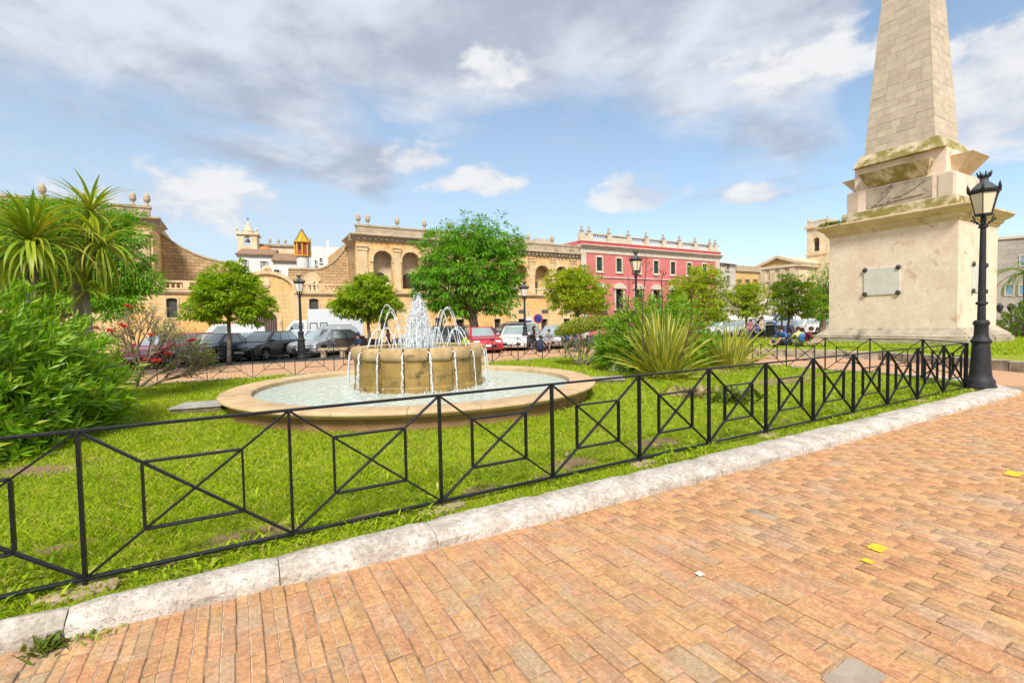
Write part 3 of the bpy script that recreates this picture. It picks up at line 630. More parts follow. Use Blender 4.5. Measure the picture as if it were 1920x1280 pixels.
# ---------------------------------------------------------------- street lamps
mat('lantern_glass', (.80, .70, .50), (.72, .62, .44), rough=.35, scale=2, spec=.5)
mat('lantern_white', (.82, .80, .75), (.7, .68, .62), rough=.35, scale=2, spec=.5)
mat('lamp_top', (.06, .065, .075), (.10, .105, .115), rough=.6, scale=4)
def make_lamp(name, label, H=4.55, glass='lantern_glass', loc=(0, 0, 0), rz=0.0, slim=1.0, group=None, detail=True, hd=1.0):
    t = thing(name, label, 'lamp', loc, rz, group); k = slim; hz = H-1.18*hd
    MB().lathe([(.30*k, -.08), (.30*k, .05), (.275*k, .07), (.27*k, .16), (.235*k, .20), (.215*k, .24), (.20*k, .36), (.185*k, .60), (.17*k, .86), (.165*k, .92), (.19*k, .95), (.20*k, .985), (.17*k, 1.02), (.15*k, 1.06), (.135*k, 1.10), (.13*k, 1.30), (.155*k, 1.33), (.16*k, 1.36), (.12*k, 1.42)], 20).build('lamp_base', 'lamp_iron', t, smooth='auto')
    mb = MB(); zs = [1.40+(hz-1.40)*i/10 for i in range(11)]
    prof = [(.082*k-.026*k*i/10, z) for i, z in enumerate(zs)]; mb.lathe(prof, 16)
    mb.lathe([(.085*k, hz*.52), (.115*k, hz*.525), (.115*k, hz*.535), (.085*k, hz*.54)], 16) if detail else None
    mb.build('shaft', 'lamp_iron', t, smooth='auto')
    h = thing('head', None, None); h.parent = t; h.location = (0, 0, hz); h.scale = (hd*.80, hd*.80, hd)
    MB().lathe([(.066*k, -.02), (.10, .0), (.10, .03), (.06, .05), (.045, .16), (.06, .18), (.03, .24)], 12).build('collar', 'lamp_iron', t, smooth='auto').parent = h
    br = MB()
    for q in range(4):
        a = PI/2*q+PI/4; c, s_ = math.cos(a), math.sin(a); pts = []
        for i in range(9):
            f = i/8; rr = .05+.16*math.sin(f*PI*.5)+.03*math.sin(f*PI*2); pts.append((rr*c, rr*s_, .04+.22*f+.03*math.sin(f*PI*2)))
        br.tube(pts, .016, 6)
        for i in range(3): br.ball(((.12+.05*i)*c, (.12+.05*i)*s_, .10+.03*i), .028, 6, 4)
    br.build('bracket', 'lamp_iron', h, smooth=True)
    N = 6; zb, zt, rb, rt = .27, .70, .175, .30
    def hexp(r_, q): a = 2*PI*q/N+PI/6; return (r_*math.cos(a), r_*math.sin(a))
    for q in range(N):
        p0, p1, p2, p3 = hexp(rb*.985, q), hexp(rb*.985, q+1), hexp(rt*.985, q+1), hexp(rt*.985, q)
        mb = MB(); i_ = .97
        mb.add([(*p0, zb), (*p1, zb), (*p2, zt), (*p3, zt), (p0[0]*i_, p0[1]*i_, zb), (p1[0]*i_, p1[1]*i_, zb), (p2[0]*i_, p2[1]*i_, zt), (p3[0]*i_, p3[1]*i_, zt)], [(0, 1, 2, 3), (7, 6, 5, 4), (0, 4, 5, 1), (2, 6, 7, 3)])
        mb.build('glass_pane', glass, h)
        MB().bar((*hexp(rb, q), zb), (*hexp(rt, q), zt), .02).build('glazing_bar', 'lamp_iron', h)
    MB().lathe([(.06, zb-.03), (rb+.02, zb-.025), (rb+.025, zb+.01), (rb-.01, zb+.012)], N, PI/6, 2*PI+PI/6).build('bottom_ring', 'lamp_iron', h)
    MB().lathe([(rt-.01, zt-.012), (rt+.02, zt-.01), (rt+.045, zt+.03), (rt+.035, zt+.06), (rt-.02, zt+.062)], N, PI/6, 2*PI+PI/6).build('top_ring', 'lamp_iron', h)
    cr = MB()
    for q in range(N):
        a, b = Vector((*hexp(rt+.03, q), zt+.05)), Vector((*hexp(rt+.03, q+1), zt+.05))
        for i in range(5):
            p = a.lerp(b, (i+.5)/5); cr.ball(p, (.034, .034, .03), 6, 4)
        cr.tube([a+Vector((0, 0, -.01)), a*1.03+Vector((0, 0, .06)), a*1.05+Vector((0, 0, .11))], [.035, .03, .008], 6)
    cr.build('crest', 'lamp_iron', h, smooth=True)
    MB().lathe([(rt-.03, zt+.05), (.24, zt+.12), (.16, zt+.19), (.10, zt+.23), (.085, zt+.25), (.085, zt+.30), (.10, zt+.335)], 18).build('roof', 'lamp_top', h, smooth='auto')
    fn = MB().lathe([(.06, zt+.30), (.115, zt+.335), (.12, zt+.355), (.06, zt+.365)], 12)
    for q in range(8):
        a = 2*PI*q/8; fn.tube([(.105*math.cos(a), .105*math.sin(a), zt+.34), (.125*math.cos(a), .125*math.sin(a), zt+.39), (.155*math.cos(a), .155*math.sin(a), zt+.455)], [.025, .022, .004], 5)
    fn.build('crown_finial', 'lamp_iron', h, smooth=True)
    return t
LP = G(13.52, 3.70)
lamp_near = make_lamp('street_lamp', 'large black street lamp beside the obelisk at the end of the fence', 4.52, 'lantern_glass', (LP.x, LP.y, .10), R(12), .86)
L2 = G(15.1, 15.3); L2 = at(1193, 600, 21.0)
make_lamp('street_lamp', 'black street lamp in front of the pink building', 4.75, 'lantern_glass', (L2.x, L2.y, -.01), R(5), .9)
q = gp(566, 673, 0); make_lamp('street_lamp', 'black street lamp in front of the box truck', 4.35, 'lantern_white', (q.x, q.y, -.01), R(20), 1.0)
q = gp(985, 656, 0); make_lamp('street_lamp', 'black street lamp beside the silver estate car and round sign', 4.15, 'lantern_white', (q.x, q.y, -.01), R(8), .95)
q = at(780, 600, 31); make_lamp('street_lamp', 'white-glazed street lamp half hidden behind the fountain plume', 4.6, 'lantern_white', (q.x, q.y, -.02), 0, .9)
q = at(1538, 600, 47); make_lamp('street_lamp', 'distant small street lamp left of the obelisk base', 4.2, 'lantern_white', (q.x, q.y, -.02), 0, 1.0)
q = at(1466, 600, 37); fl = thing('floodlight_post', 'slim grey floodlight post in front of the parked cars', 'post', (q.x, q.y, -.02))
MB().tube([(0, 0, 0), (0, 0, 3.1)], [.07, .05], 10).build('pole', 'lamp_top', fl, smooth=True); MB().box(-.28, .28, -.16, .16, 3.1, 3.42, .04).build('lamp_box', 'concrete', fl, bevel=.02)
# ---------------------------------------------------------------- obelisk
mat('obelisk_plaster', (.84, .70, .565), (.75, .585, .45), rough=.9, scale=1.1, bump=.5, bscale=14, stain=(.50, .28, .16), sscale=1.3, slo=.575, shi=.68, sstr=.6, det=7, grit=.14, gscale=7)
mat('obelisk_block', (.60, .51, .385), (.50, .42, .315), rough=.9, scale=1.6, bump=.7, bscale=18, island=.08, hue=.008, stain=(.47, .40, .30), sscale=.9, slo=.5, shi=.72, sstr=.6)
mat('obelisk_joint', (.44, .35, .25), (.28, .21, .13), rough=.95, scale=4)
mat('cornice_stone', (.72, .56, .37), (.58, .43, .26), rough=.9, scale=1.5, bump=.6, bscale=16, stain=(.17, .14, .06), sscale=1.3, slo=.55, shi=.72, sstr=.7)
mat('mossy_stone', (.70, .59, .42), (.58, .46, .30), rough=.95, scale=1.8, bump=.7, bscale=14, stain=(.22, .19, .03), sscale=1.3, slo=.38, shi=.56, sstr=.9)
mat('base_stone', (.50, .425, .32), (.36, .305, .225), rough=.95, scale=2, bump=.7, bscale=12, stain=(.16, .145, .11), sscale=1.2, slo=.5, shi=.7)
mat('plaque', (.66, .64, .58), (.58, .56, .50), rough=.6, scale=1.5)
mat('bronze_dark', (.05, .045, .045), (.08, .07, .065), rough=.5, scale=8)
OBC = Vector((20.63, 24.71)); OA = R(28.7); GZ = .28
ot = thing('obelisk', 'tall pale stone obelisk on a broad plastered pedestal with plaque', 'obelisk', (OBC.x, OBC.y, GZ), OA)
def tier(name, m, hu, hn, z0, z1, hu1=None, hn1=None, bevel=.012):
    hu1 = hu if hu1 is None else hu1; hn1 = hn if hn1 is None else hn1
    return MB().frus((-hu, hu, -hn, hn), z0-GZ, (-hu1, hu1, -hn1, hn1), z1-GZ).build(name, m, ot, bevel=bevel)
HU, HN = 2.25, 2.70                                            # die half sizes along u, n
def moulding(name, m, prof):                                  # prof = [(outset, z)]
    mb = MB(); k = len(prof)
    for (o, z) in prof: mb.v += [(-HU-o, -HN-o, z-GZ), (HU+o, -HN-o, z-GZ), (HU+o, HN+o, z-GZ), (-HU-o, HN+o, z-GZ)]
    for i in range(k-1):
        for j in range(4): mb.f.append((i*4+j, i*4+(j+1) % 4, (i+1)*4+(j+1) % 4, (i+1)*4+j))
    mb.f += [(3, 2, 1, 0), tuple(4*(k-1)+j for j in range(4))]
    return mb.build(name, m, ot)
moulding('plinth', 'base_stone', [(.52, GZ-.3), (.52, .55), (.46, .57)])
moulding('base_moulding', 'base_stone', [(.44, .572), (.44, .66), (.40, .70), (.33, .74), (.30, .80), (.22, .86), (.12, .96), (.07, 1.02), (.02, 1.05)])
MB().box(HU+.05, HU+.75, -HN-.35, -HN+.35, -.2, .42).build('corner_block', 'base_stone', ot, bevel=.02)
tier('die', 'obelisk_plaster', HU, HN, 1.0, 5.95)
moulding('cornice', 'cornice_stone', [(.0, 5.86), (.06, 5.90), (.06, 5.97), (.14, 6.02), (.17, 6.10), (.17, 6.16), (.30, 6.24), (.42, 6.34), (.44, 6.40), (.50, 6.42), (.50, 6.49), (.2, 6.56)])
tier('lower_step', 'mossy_stone', 1.72, 2.42, 6.52, 7.12, 1.68, 2.38)
tier('upper_die', 'obelisk_plaster', 1.46, 2.18, 7.12, 8.28)
for sx in (-1, 1):
    for sy in (-1, 1):
        MB().box(sx*1.50-.32 if sx > 0 else -1.50-.0, 1.50+.0 if sx > 0 else -1.50+.32, sy*2.22-.55 if sy > 0 else -2.22, 2.22 if sy > 0 else -2.22+.55, 7.122-GZ, 8.2-GZ).build('corner_pier', 'obelisk_block', ot, bevel=.015)
tier('neck', 'obelisk_plaster', 1.34, 1.92, 8.28, 9.45)
# flared consoles, one on each side
def console(face, w0, w1, out0, out1, z0, z1):
    mb = MB(); hu, hn = 1.34, 1.92
    if face in 'LR':
        s = -1 if face == 'L' else 1; a, b = sorted((s*(hu-.3), s*(hu+out0))); c, d = sorted((s*(hu-.3), s*(hu+out1)))
        mb.frus((a, b, -w0, w0), z0-GZ, (c, d, -w1, w1), z1-GZ)
    else:
        s = -1 if face == 'F' else 1; a, b = sorted((s*(hn-.3), s*(hn+out0))); c, d = sorted((s*(hn-.3), s*(hn+out1)))
        mb.frus((-w0, w0, a, b), z0-GZ, (-w1, w1, c, d), z1-GZ)
    mb.build('flared_console', 'mossy_stone' if face == 'L' else 'cornice_stone', ot, bevel=.02)
for f_ in 'LR': console(f_, 1.25, 1.50, .12, .55, 8.30, 9.02)
for f_ in 'FB': console(f_, .75, 1.0, .2, .82, 8.30, 9.08)
tier('sloped_step', 'mossy_stone', 1.62, 1.92, 9.45, 10.05, 1.42, 1.62)
# carved panel on the left face: crossed rifle and palm branch
MB().box(-1.475, -1.44, -1.45, 1.30, 7.22-GZ, 8.22-GZ).build('relief_panel', 'base_stone', ot)
rl = MB(); X0 = -1.50
rl.bar((X0, 1.0, 7.36-GZ), (X0, -1.15, 7.50-GZ), .05, .07); rl.bar((X0, .95, 7.30-GZ), (X0, .2, 8.05-GZ), .05, .06)
pa, pb = Vector((X0, .55, 7.28-GZ)), Vector((X0, -1.15, 8.18-GZ)); rl.bar(pa, pb, .05, .06)
for i in range(9):
    p = pa.lerp(pb, .35+.07*i); l = .34-.02*abs(i-3)
    for s_ in (-1, 1): rl.bar(p, p+Vector((0, -.75*l if s_ > 0 else -.95*l, .75*l if s_ > 0 else .05*l)), .03, .07)
rl.build('carved_relief', 'base_stone', ot)
# shaft: core plus ashlar blocks on every face
Z0, Z1, ZT = 10.05, 22.0, 23.2; hb = (1.32, 1.48); htp = (.62, .70)
def half(z):
    f = (z-Z0)/(Z1-Z0); return hb[0]+(htp[0]-hb[0])*f, hb[1]+(htp[1]-hb[1])*f
mb = MB().frus((-hb[0]+.03, hb[0]-.03, -hb[1]+.03, hb[1]-.03), Z0-GZ, (-htp[0]+.03, htp[0]-.03, -htp[1]+.03, htp[1]-.03), Z1-GZ)
sh = mb.build('shaft', 'obelisk_joint', ot)
MB().frus((-htp[0], htp[0], -htp[1], htp[1]), Z1-GZ, (-.02, .02, -.02, .02), ZT-GZ).build('pyramidion', 'obelisk_block', ot)
r_ = random.Random(4); zc = Z0
while zc < Z1-.05:
    h_ = min(.36+r_.uniform(-.05, .06), Z1-zc); za, zb = zc+.004, zc+h_-.004; zc += h_
    (ua, na), (ub, nb_) = half(za), half(zb)
    for face in range(4):
        wl = na if face in (0, 2) else ua; cuts = [-1.0]
        while cuts[-1] < 1:
            c_ = cuts[-1]+r_.uniform(.38, .85)/wl
            cuts.append(1.0 if c_ > 1-.25/wl else c_)
        for c0, c1 in zip(cuts[:-1], cuts[1:]):
            g_ = .004/wl; d_ = r_.uniform(-.006, .006); e0, e1 = c0+(g_ if c0 > -1 else .0), c1-(g_ if c1 < 1 else .0); V = []
            for (hu, hn, z) in ((ua, na, za), (ub, nb_, zb)):
                for (c, o) in ((e0, d_), (e1, d_), (e1, -.05), (e0, -.05)):
                    V.append({0: (-hu-o, -c*hn, z-GZ), 1: (c*hu, -hn-o, z-GZ), 2: (hu+o, c*hn, z-GZ), 3: (-c*hu, hn+o, z-GZ)}[face])
            if zc < 19.6 or face in (0, 1): MB().add(V, [(3, 2, 1, 0), (4, 5, 6, 7), (0, 1, 5, 4), (1, 2, 6, 5), (2, 3, 7, 6), (3, 0, 4, 7)]).build('stone_block', 'obelisk_block', sh)
# plaques with round bosses
def plaque(face, y0, y1, z0, z1):
    if face == 'L':
        o = MB().box(-HU-.05, -HU+.02, y0, y1, z0-GZ, z1-GZ).build('plaque', 'plaque', ot, bevel=.01)
        for y in (y0+.06, y1-.06):
            for z in (z0+.06, z1-.06): MB().ball((-HU-.07, y, z-GZ), (.06, .12, .12), 12, 6).build('boss', 'bronze_dark', o, smooth=True)
    else:
        o = MB().box(y0, y1, -HN-.05, -HN+.02, z0-GZ, z1-GZ).build('plaque', 'plaque', ot, bevel=.01)
        for y in (y0+.06, y1-.06):
            for z in (z0+.06, z1-.06): MB().ball((y, -HN-.07, z-GZ), (.12, .06, .12), 12, 6).build('boss', 'bronze_dark', o, smooth=True)
plaque('L', -.55, 1.0, 2.70, 4.05); plaque('F', -.8, .8, 2.65, 4.0)
# raised bed round the obelisk
bed = [(10.2, 24.0), (11.0, 21.0), (14.0, 17.9), (14.5, 12.4), (24, 9), (34, 20), (28, 36), (15, 36)]
bd = struct(MB().prism(bed, 'z', -.05, .27).build('lawn', 'lawn'))
kb = struct(MB().prism([(x+(x-20)*.012, y+(y-23)*.012) for x, y in bed], 'z', -.05, .14).build('kerb', 'mortar'))
for (p, q) in zip(bed, bed[1:]+bed[:1]):
    p, q = Vector(p), Vector(q); d = q-p; n_ = max(1, round(d.length/1.1)); ang = math.atan2(d.y, d.x)
    for k in range(n_):
        if proj((*(p+d*(k/n_)), .2))[0] > 2300 or p.y > 30: continue
        l = d.length/n_-.012; o = MB().box(0, l, -.28, .02, -.1, .30+rnd.uniform(-.01, .01), .008).build('kerb_stone', 'base_stone', kb, bevel=.02); o.location = (*(p+d*(k/n_)), 0); o.rotation_euler = (0, 0, ang)
def bed_grass():
    g = np.random.default_rng(9); n = 60000; P = np.stack([g.uniform(10, 30, n), g.uniform(9, 34, n)], 1); ok = np.ones(n, bool)
    for (p, q) in zip(bed, bed[1:]+bed[:1]): ok &= (q[0]-p[0])*(P[:, 1]-p[1])-(q[1]-p[1])*(P[:, 0]-p[0]) > .1
    L = P-np.array(OBC); uu = L@np.array([math.cos(OA), math.sin(OA)]); nn = L@np.array([-math.sin(OA), math.cos(OA)])
    ok &= ~((np.abs(uu) < HU+.5) & (np.abs(nn) < HN+.5)); ok &= P[:, 0] < 1.13*P[:, 1]; ok &= (uu < HU+1) | (nn < HN)
    P = P[ok]; m = len(P); t = g.uniform(0, 2*PI, m); h = g.uniform(.05, .14, m); w = .022; dx, dy = np.cos(t)*w, np.sin(t)*w; lx, ly = g.normal(0, .04, m), g.normal(0, .04, m); z = np.full(m, .265)
    V = np.stack([np.stack([P[:, 0]-dx, P[:, 1]-dy, z], 1), np.stack([P[:, 0]+dx, P[:, 1]+dy, z], 1), np.stack([P[:, 0]+lx, P[:, 1]+ly, z+h], 1)], 1).reshape(-1, 3); i = 3*np.arange(m)
    tag(np_mesh('grass', V, np.stack([i, i+1, i+2], 1), 'grass'), 'rough grass on the raised bed round the obelisk', 'grass', kind='stuff')
bed_grass()
# ---------------------------------------------------------------- vegetation
leafm('oleander_leaf', (.13, .31, .012), (.29, .50, .022), tr=.38, rough=.36, spec=.5, third=(.42, .52, .05))
leafm('bright_leaf', (.095, .30, .010), (.21, .46, .016), tr=.4, rough=.5)
leafm('street_leaf', (.16, .34, .010), (.34, .52, .018), tr=.45, rough=.5, third=(.40, .45, .03), patch=.5, pcol=(.44, .52, .025), pscale=.8)
leafm('yellow_leaf', (.19, .34, .012), (.42, .54, .020), tr=.45, rough=.5, third=(.50, .54, .04), patch=.6, pcol=(.50, .56, .03), pscale=.7)
leafm('cordyline_leaf', (.18, .30, .018), (.38, .45, .030), tr=.3, rough=.4, third=(.42, .36, .06))
leafm('dead_strap', (.33, .24, .12), (.45, .35, .20), tr=.2, rough=.7)
leafm('flax_green', (.16, .23, .035), (.26, .32, .055), tr=.2, rough=.45)
leafm('flax_yellow', (.52, .50, .06), (.66, .60, .10), tr=.25, rough=.45)
leafm('hedge_leaf', (.10, .22, .012), (.23, .35, .02), tr=.3)
leafm('shrub_leaf', (.16, .25, .015), (.36, .40, .03), tr=.3, third=(.36, .33, .05))
mat('bark', (.20, .155, .11), (.11, .085, .06), rough=.95, scale=7, bump=1.0, bscale=22)
mat('pale_bark', (.34, .29, .22), (.21, .17, .125), rough=.95, scale=5, bump=1.0, bscale=26)
mat('twig', (.17, .13, .085), (.25, .20, .13), rough=.9, scale=9)
mat('stalk', (.07, .035, .028), (.12, .06, .04), rough=.7, scale=9)
mat('red_flower', (.55, .02, .03), (.70, .06, .04), rough=.5, scale=9, island=.2)
mat('pod', (.20, .055, .025), (.30, .09, .03), rough=.6, scale=9, island=.25)
def unit(v): return v/np.maximum(np.linalg.norm(v, axis=-1, keepdims=True), 1e-6)
def leaf_frames(D, N):
    D = unit(D); X = unit(np.cross(D, N)); return D, X, np.cross(X, D)
def leaf_mesh(name, P, D, N, L, W, m, parent, fold=.25):       # folded lance leaves, two triangles pairs each
    D, X, Z = leaf_frames(D, N); L = L[:, None]; W = W[:, None]; n = len(P)
    V = np.stack([P, P+D*L*.42-X*W*.5+Z*W*fold, P+D*L, P+D*L*.42+X*W*.5+Z*W*fold], 1).reshape(-1, 3); i = 4*np.arange(n)
    F = np.concatenate([np.stack([i, i+3, i+2], 1), np.stack([i, i+2, i+1], 1)])
    o = np_mesh(name, V, F, m, parent); return o
def leaf_set(parent, P, D, N, L, W, m, top=300, stuff='foliage'):
    """nearest leaves as objects of their own, the rest as one part"""
    Pw = P+np.array(parent.location)[None]; d = np.linalg.norm(Pw-np.array([0, 0, CAM_H]), axis=1)-L*.5
    vis = np.array([-60 < proj(p)[0] < 1980 and proj(p)[1] < 1340 for p in Pw]); od = np.argsort(np.where(vis, d, d+100))
    pick, rest = od[:top], od[top:]
    D2, X2, Z2 = leaf_frames(D, N); me = None
    for k in pick:
        if me is None:
            o = MB().add([(0, 0, 0), (-.5, .42, .25), (0, 1, 0), (.5, .42, .25)], [(0, 3, 2), (0, 2, 1)]).build('leaf', m, parent); me = o.data
        else: o = ob('leaf', me, None, parent)
        w, l = float(W[k]), float(L[k]); x, y, z = X2[k], D2[k], Z2[k]
        o.matrix_basis = Matrix(((x[0]*w, y[0]*l, z[0]*w, P[k][0]), (x[1]*w, y[1]*l, z[1]*w, P[k][1]), (x[2]*w, y[2]*l, z[2]*w, P[k][2]), (0, 0, 0, 1)))
    o = leaf_mesh(stuff, P[rest], D[rest], N[rest], L[rest], W[rest], m, parent); o['kind'] = 'stuff'
# ---- oleanders: dome of shoots with whorls of lance leaves
def oleander(label, c, rx, ry, h, shoots, ll, m='oleander_leaf', seed=1, per=15, top=0, low=.05, rz=0.0, cat='shrub', name='oleander_bush', lumps=5, ww=.215):
    g = np.random.default_rng(seed); t = thing(name, label, cat, (c[0], c[1], c[2]))
    n = shoots; th = g.uniform(0, 2*PI, n); u = g.uniform(low-.25, 1, n); ph = np.arccos(np.clip(u, -1, 1)); k = 1+.13*np.sin(th*lumps+seed)*np.sin(ph*4)+g.normal(0, .06, n)
    k *= np.where(g.random(n) < .3, g.uniform(.55, .95, n), 1)
    S_ = np.stack([np.cos(th)*np.sin(ph)**.72, np.sin(th)*np.sin(ph)**.72, np.clip(u, 0, 1)], 1)*k[:, None]
    lo = u < .12; S_[lo, 2] = g.uniform(.04, .5, lo.sum())
    cr, sr = math.cos(rz), math.sin(rz); E = S_*np.array([rx, ry, h]); E = np.stack([E[:, 0]*cr-E[:, 1]*sr, E[:, 0]*sr+E[:, 1]*cr, E[:, 2]], 1)
    A = unit(E*np.array([1, 1, .5])+np.array([0, 0, .55*h*.4])+g.normal(0, .22, (n, 3)))
    idx = np.repeat(np.arange(n), per); m_ = len(idx); f = g.random(m_)
    ax = A[idx]; P = E[idx]-ax*(1-f)[:, None]*ll*2.1
    rd = g.normal(0, 1, (m_, 3)); rd = unit(rd-ax*np.sum(rd*ax, 1, keepdims=True)); D = unit(ax*(.5+.55*f)[:, None]+rd*(.95-.3*f)[:, None]+np.array([0, 0, .08]))
    N = unit(ax+g.normal(0, .25, (m_, 3))); L = ll*g.uniform(.65, 1.2, m_)*(1-.35*np.maximum(0, f-.7)/.3); W_ = L*ww*g.uniform(.8, 1.2, m_)
    leaf_set(t, P, D, N, L, W_, m, top)
    st = MB(); r = random.Random(seed)
    for k_ in range(0, n, max(1, n//110)):
        e = Vector(E[k_]); b = Vector((e.x*.2+r.uniform(-.1, .1), e.y*.2+r.uniform(-.1, .1), -.08)); mid = b.lerp(e, .5)+Vector((0, 0, .12*h)); st.tube([b, mid, e], [.022, .014, .005], 5)
    st.build('stems', 'bark', t)['kind'] = 'stuff'; return t
# ---- trees
def tree(name, label, Y, px, blobs, m, leaf, nleaf, trunk_r, seed, base_py=None, droop=.15, aspect=.3, group=None, fork=.42, bark='bark', lean=0.0, clump=.55, depth=.85, cx=None, top_leaf=0):
    g = np.random.default_rng(seed); r = random.Random(seed); b = at(px, 600, Y); t = thing(name, label, 'tree', (b.x, Y, -.02), 0, group); B0 = np.array([b.x, Y, -.02])
    cen = []; rad = []
    for i, (x, y, a, c_) in enumerate(blobs):
        yo = Y+(r.uniform(-.25, .25)*a/FPX*Y if i else 0); p = at(x, y, yo); cen.append(np.array(p)-B0); s = yo/FPX; rad.append((a*s, a*s*depth, c_*s))
    cen = np.array(cen); rad = np.array(rad); vol = np.prod(rad, 1)**.75; pick = g.choice(len(blobs), int(nleaf/28), p=vol/vol.sum()); n = len(pick)
    d = unit(g.normal(0, 1, (n, 3))); rr = np.where(g.random(n) < .72, g.uniform(.70, 1.04, n), g.uniform(.2, .75, n)); rr = np.where(g.random(n) < .10, g.uniform(1.0, 1.28, n), rr)[:, None]
    C = cen[pick]+d*rr*rad[pick]; cr = clump*g.uniform(.6, 1.3, n)*np.mean(rad)*.42
    idx = np.repeat(np.arange(n), 28); q = len(idx); od = unit(g.normal(0, 1, (q, 3))*np.array([1, 1, .6])); P = C[idx]+od*(cr[idx]*g.random(q)**.5)[:, None]*np.array([1, 1, .62])
    out = unit(d[idx]*.9+od*.8+g.normal(0, .35, (q, 3))); out[:, 2] -= droop*2.2; D = unit(out); N = unit(g.normal(0, .5, (q, 3))+np.array([0, 0, 1.0])+.4*d[idx])
    L = leaf*g.uniform(.6, 1.25, q); W_ = L*aspect*g.uniform(.8, 1.25, q)
    leaf_mesh('crown', P, D, N, L, W_, m, t)
    zc = cen[:, 2].min(); zf = max(.6, (cen[0][2]-rad[0][2])*(.92) if fork is None else cen[0][2]*fork); top = Vector((cen[0][0]*.25+lean, cen[0][1]*.2, zf)); mb = MB()
    path = [Vector((0, 0, -.05)), Vector((lean*.1, 0, zf*.2)), Vector((lean*.4+trunk_r*.5, 0, zf*.6)), top]
    mb.tube(path, [trunk_r*1.5, trunk_r*1.08, trunk_r*.95, trunk_r*.9], 10); mb.build('trunk', bark, t, smooth=True)
    lb = MB()
    for k in g.choice(n, min(n, 34), replace=False):
        e = Vector(C[k]); mid = top.lerp(e, .5)+Vector((0, 0, .10*(e-top).length)); s0 = trunk_r*r.uniform(.3, .55); lb.tube([top-Vector((0, 0, trunk_r*.6)), top.lerp(mid, .5)+Vector((r.uniform(-.1, .1), 0, 0)), mid, e], [s0, s0*.75, s0*.5, s0*.12], 6)
    lb.build('limbs', bark, t, smooth=True); return t
SG = 'young street trees round the square'
tree('leafy_tree', 'dense bright green tree behind the cordylines on the left', 16.0, 80, [(105, 455, 110, 66), (215, 470, 58, 72), (40, 520, 95, 70), (262, 525, 36, 32), (140, 412, 85, 34), (225, 555, 45, 38), (20, 430, 70, 50), (150, 540, 70, 45)], 'bright_leaf', .20, 42000, .20, 21, droop=.25, aspect=.24)
tree('street_tree', 'young street tree with slim trunk beside the parked dark cars', 22.0, 427, [(432, 555, 62, 46), (390, 578, 40, 28), (474, 576, 36, 32), (442, 518, 38, 24), (405, 540, 34, 26)], 'street_leaf', .20, 15000, .085, 31, droop=.12, aspect=.36, group=SG, fork=.74)
tree('street_tree', 'street tree behind the fountain in front of the loggia pavilion', 27.0, 690, [(687, 560, 52, 36), (648, 575, 28, 18), (722, 572, 28, 24), (697, 536, 33, 20)], 'street_leaf', .22, 12000, .09, 32, droop=.12, aspect=.36, group=SG, fork=.6)
tree('shade_tree', 'large bright green shade tree behind the fountain', 29.5, 885, [(882, 515, 88, 76), (832, 478, 52, 50), (903, 448, 66, 38), (945, 495, 42, 50), (795, 515, 30, 22), (838, 562, 50, 28), (936, 552, 44, 34), (790, 540, 22, 20)], 'bright_leaf', .30, 30000, .30, 33, droop=.28, aspect=.22, fork=.50)
tree('street_tree', 'yellow-tipped street tree left of the pink building', 31.0, 1085, [(1080, 553, 55, 36), (1058, 530, 33, 24), (1112, 560, 28, 30), (1088, 517, 26, 16)], 'yellow_leaf', .22, 12000, .09, 34, droop=.1, aspect=.36, group=SG, fork=.62)
tree('street_tree', 'yellow-green street tree at the right end of the pink building', 34.0, 1318, [(1310, 560, 52, 44), (1322, 522, 30, 24), (1342, 578, 26, 28), (1278, 545, 26, 24)], 'yellow_leaf', .22, 12000, .10, 35, droop=.1, aspect=.36, group=SG, fork=.6)
tree('street_tree', 'small street tree in front of the low ochre building', 34.0, 1398, [(1405, 565, 36, 33), (1392, 548, 24, 20)], 'yellow_leaf', .21, 5000, .08, 36, droop=.1, aspect=.36, group=SG, fork=.62)
tree('street_tree', 'street tree in front of the church pediment', 35.0, 1477, [(1490, 560, 46, 38), (1477, 533, 28, 20), (1520, 570, 24, 22)], 'street_leaf', .22, 6500, .09, 37, droop=.12, aspect=.36, group=SG, fork=.62)
tree('shade_tree', 'dark trunked green tree close to the left side of the obelisk', 40.0, 1541, [(1548, 545, 36, 42), (1535, 575, 26, 22), (1572, 570, 25, 40)], 'bright_leaf', .28, 6500, .24, 38, droop=.25, aspect=.24, fork=.6)
# ---- oleanders and hedges
oleander('large bright oleander bush behind the fence on the left edge', (-7.35, 6.1, .10), 1.45, 2.2, 2.10, 1700, .225, seed=3, per=15, top=300, rz=0, low=.0)
oc = gp(1240, 694, .12)
oleander('dense green oleander bush behind the flax plants', (oc.x+.15, oc.y+.75, .10), 2.1, 1.2, 2.25, 1500, .18, seed=8, per=16, top=0, rz=R(20), low=.0)
hc = at(1905, 612, 27); oleander('clipped green hedge right of the obelisk', (hc.x+1.0, hc.y, .24), 2.2, 1.0, 1.9, 420, .15, seed=12, per=14, m='hedge_leaf', cat='hedge', name='hedge', ww=.4)
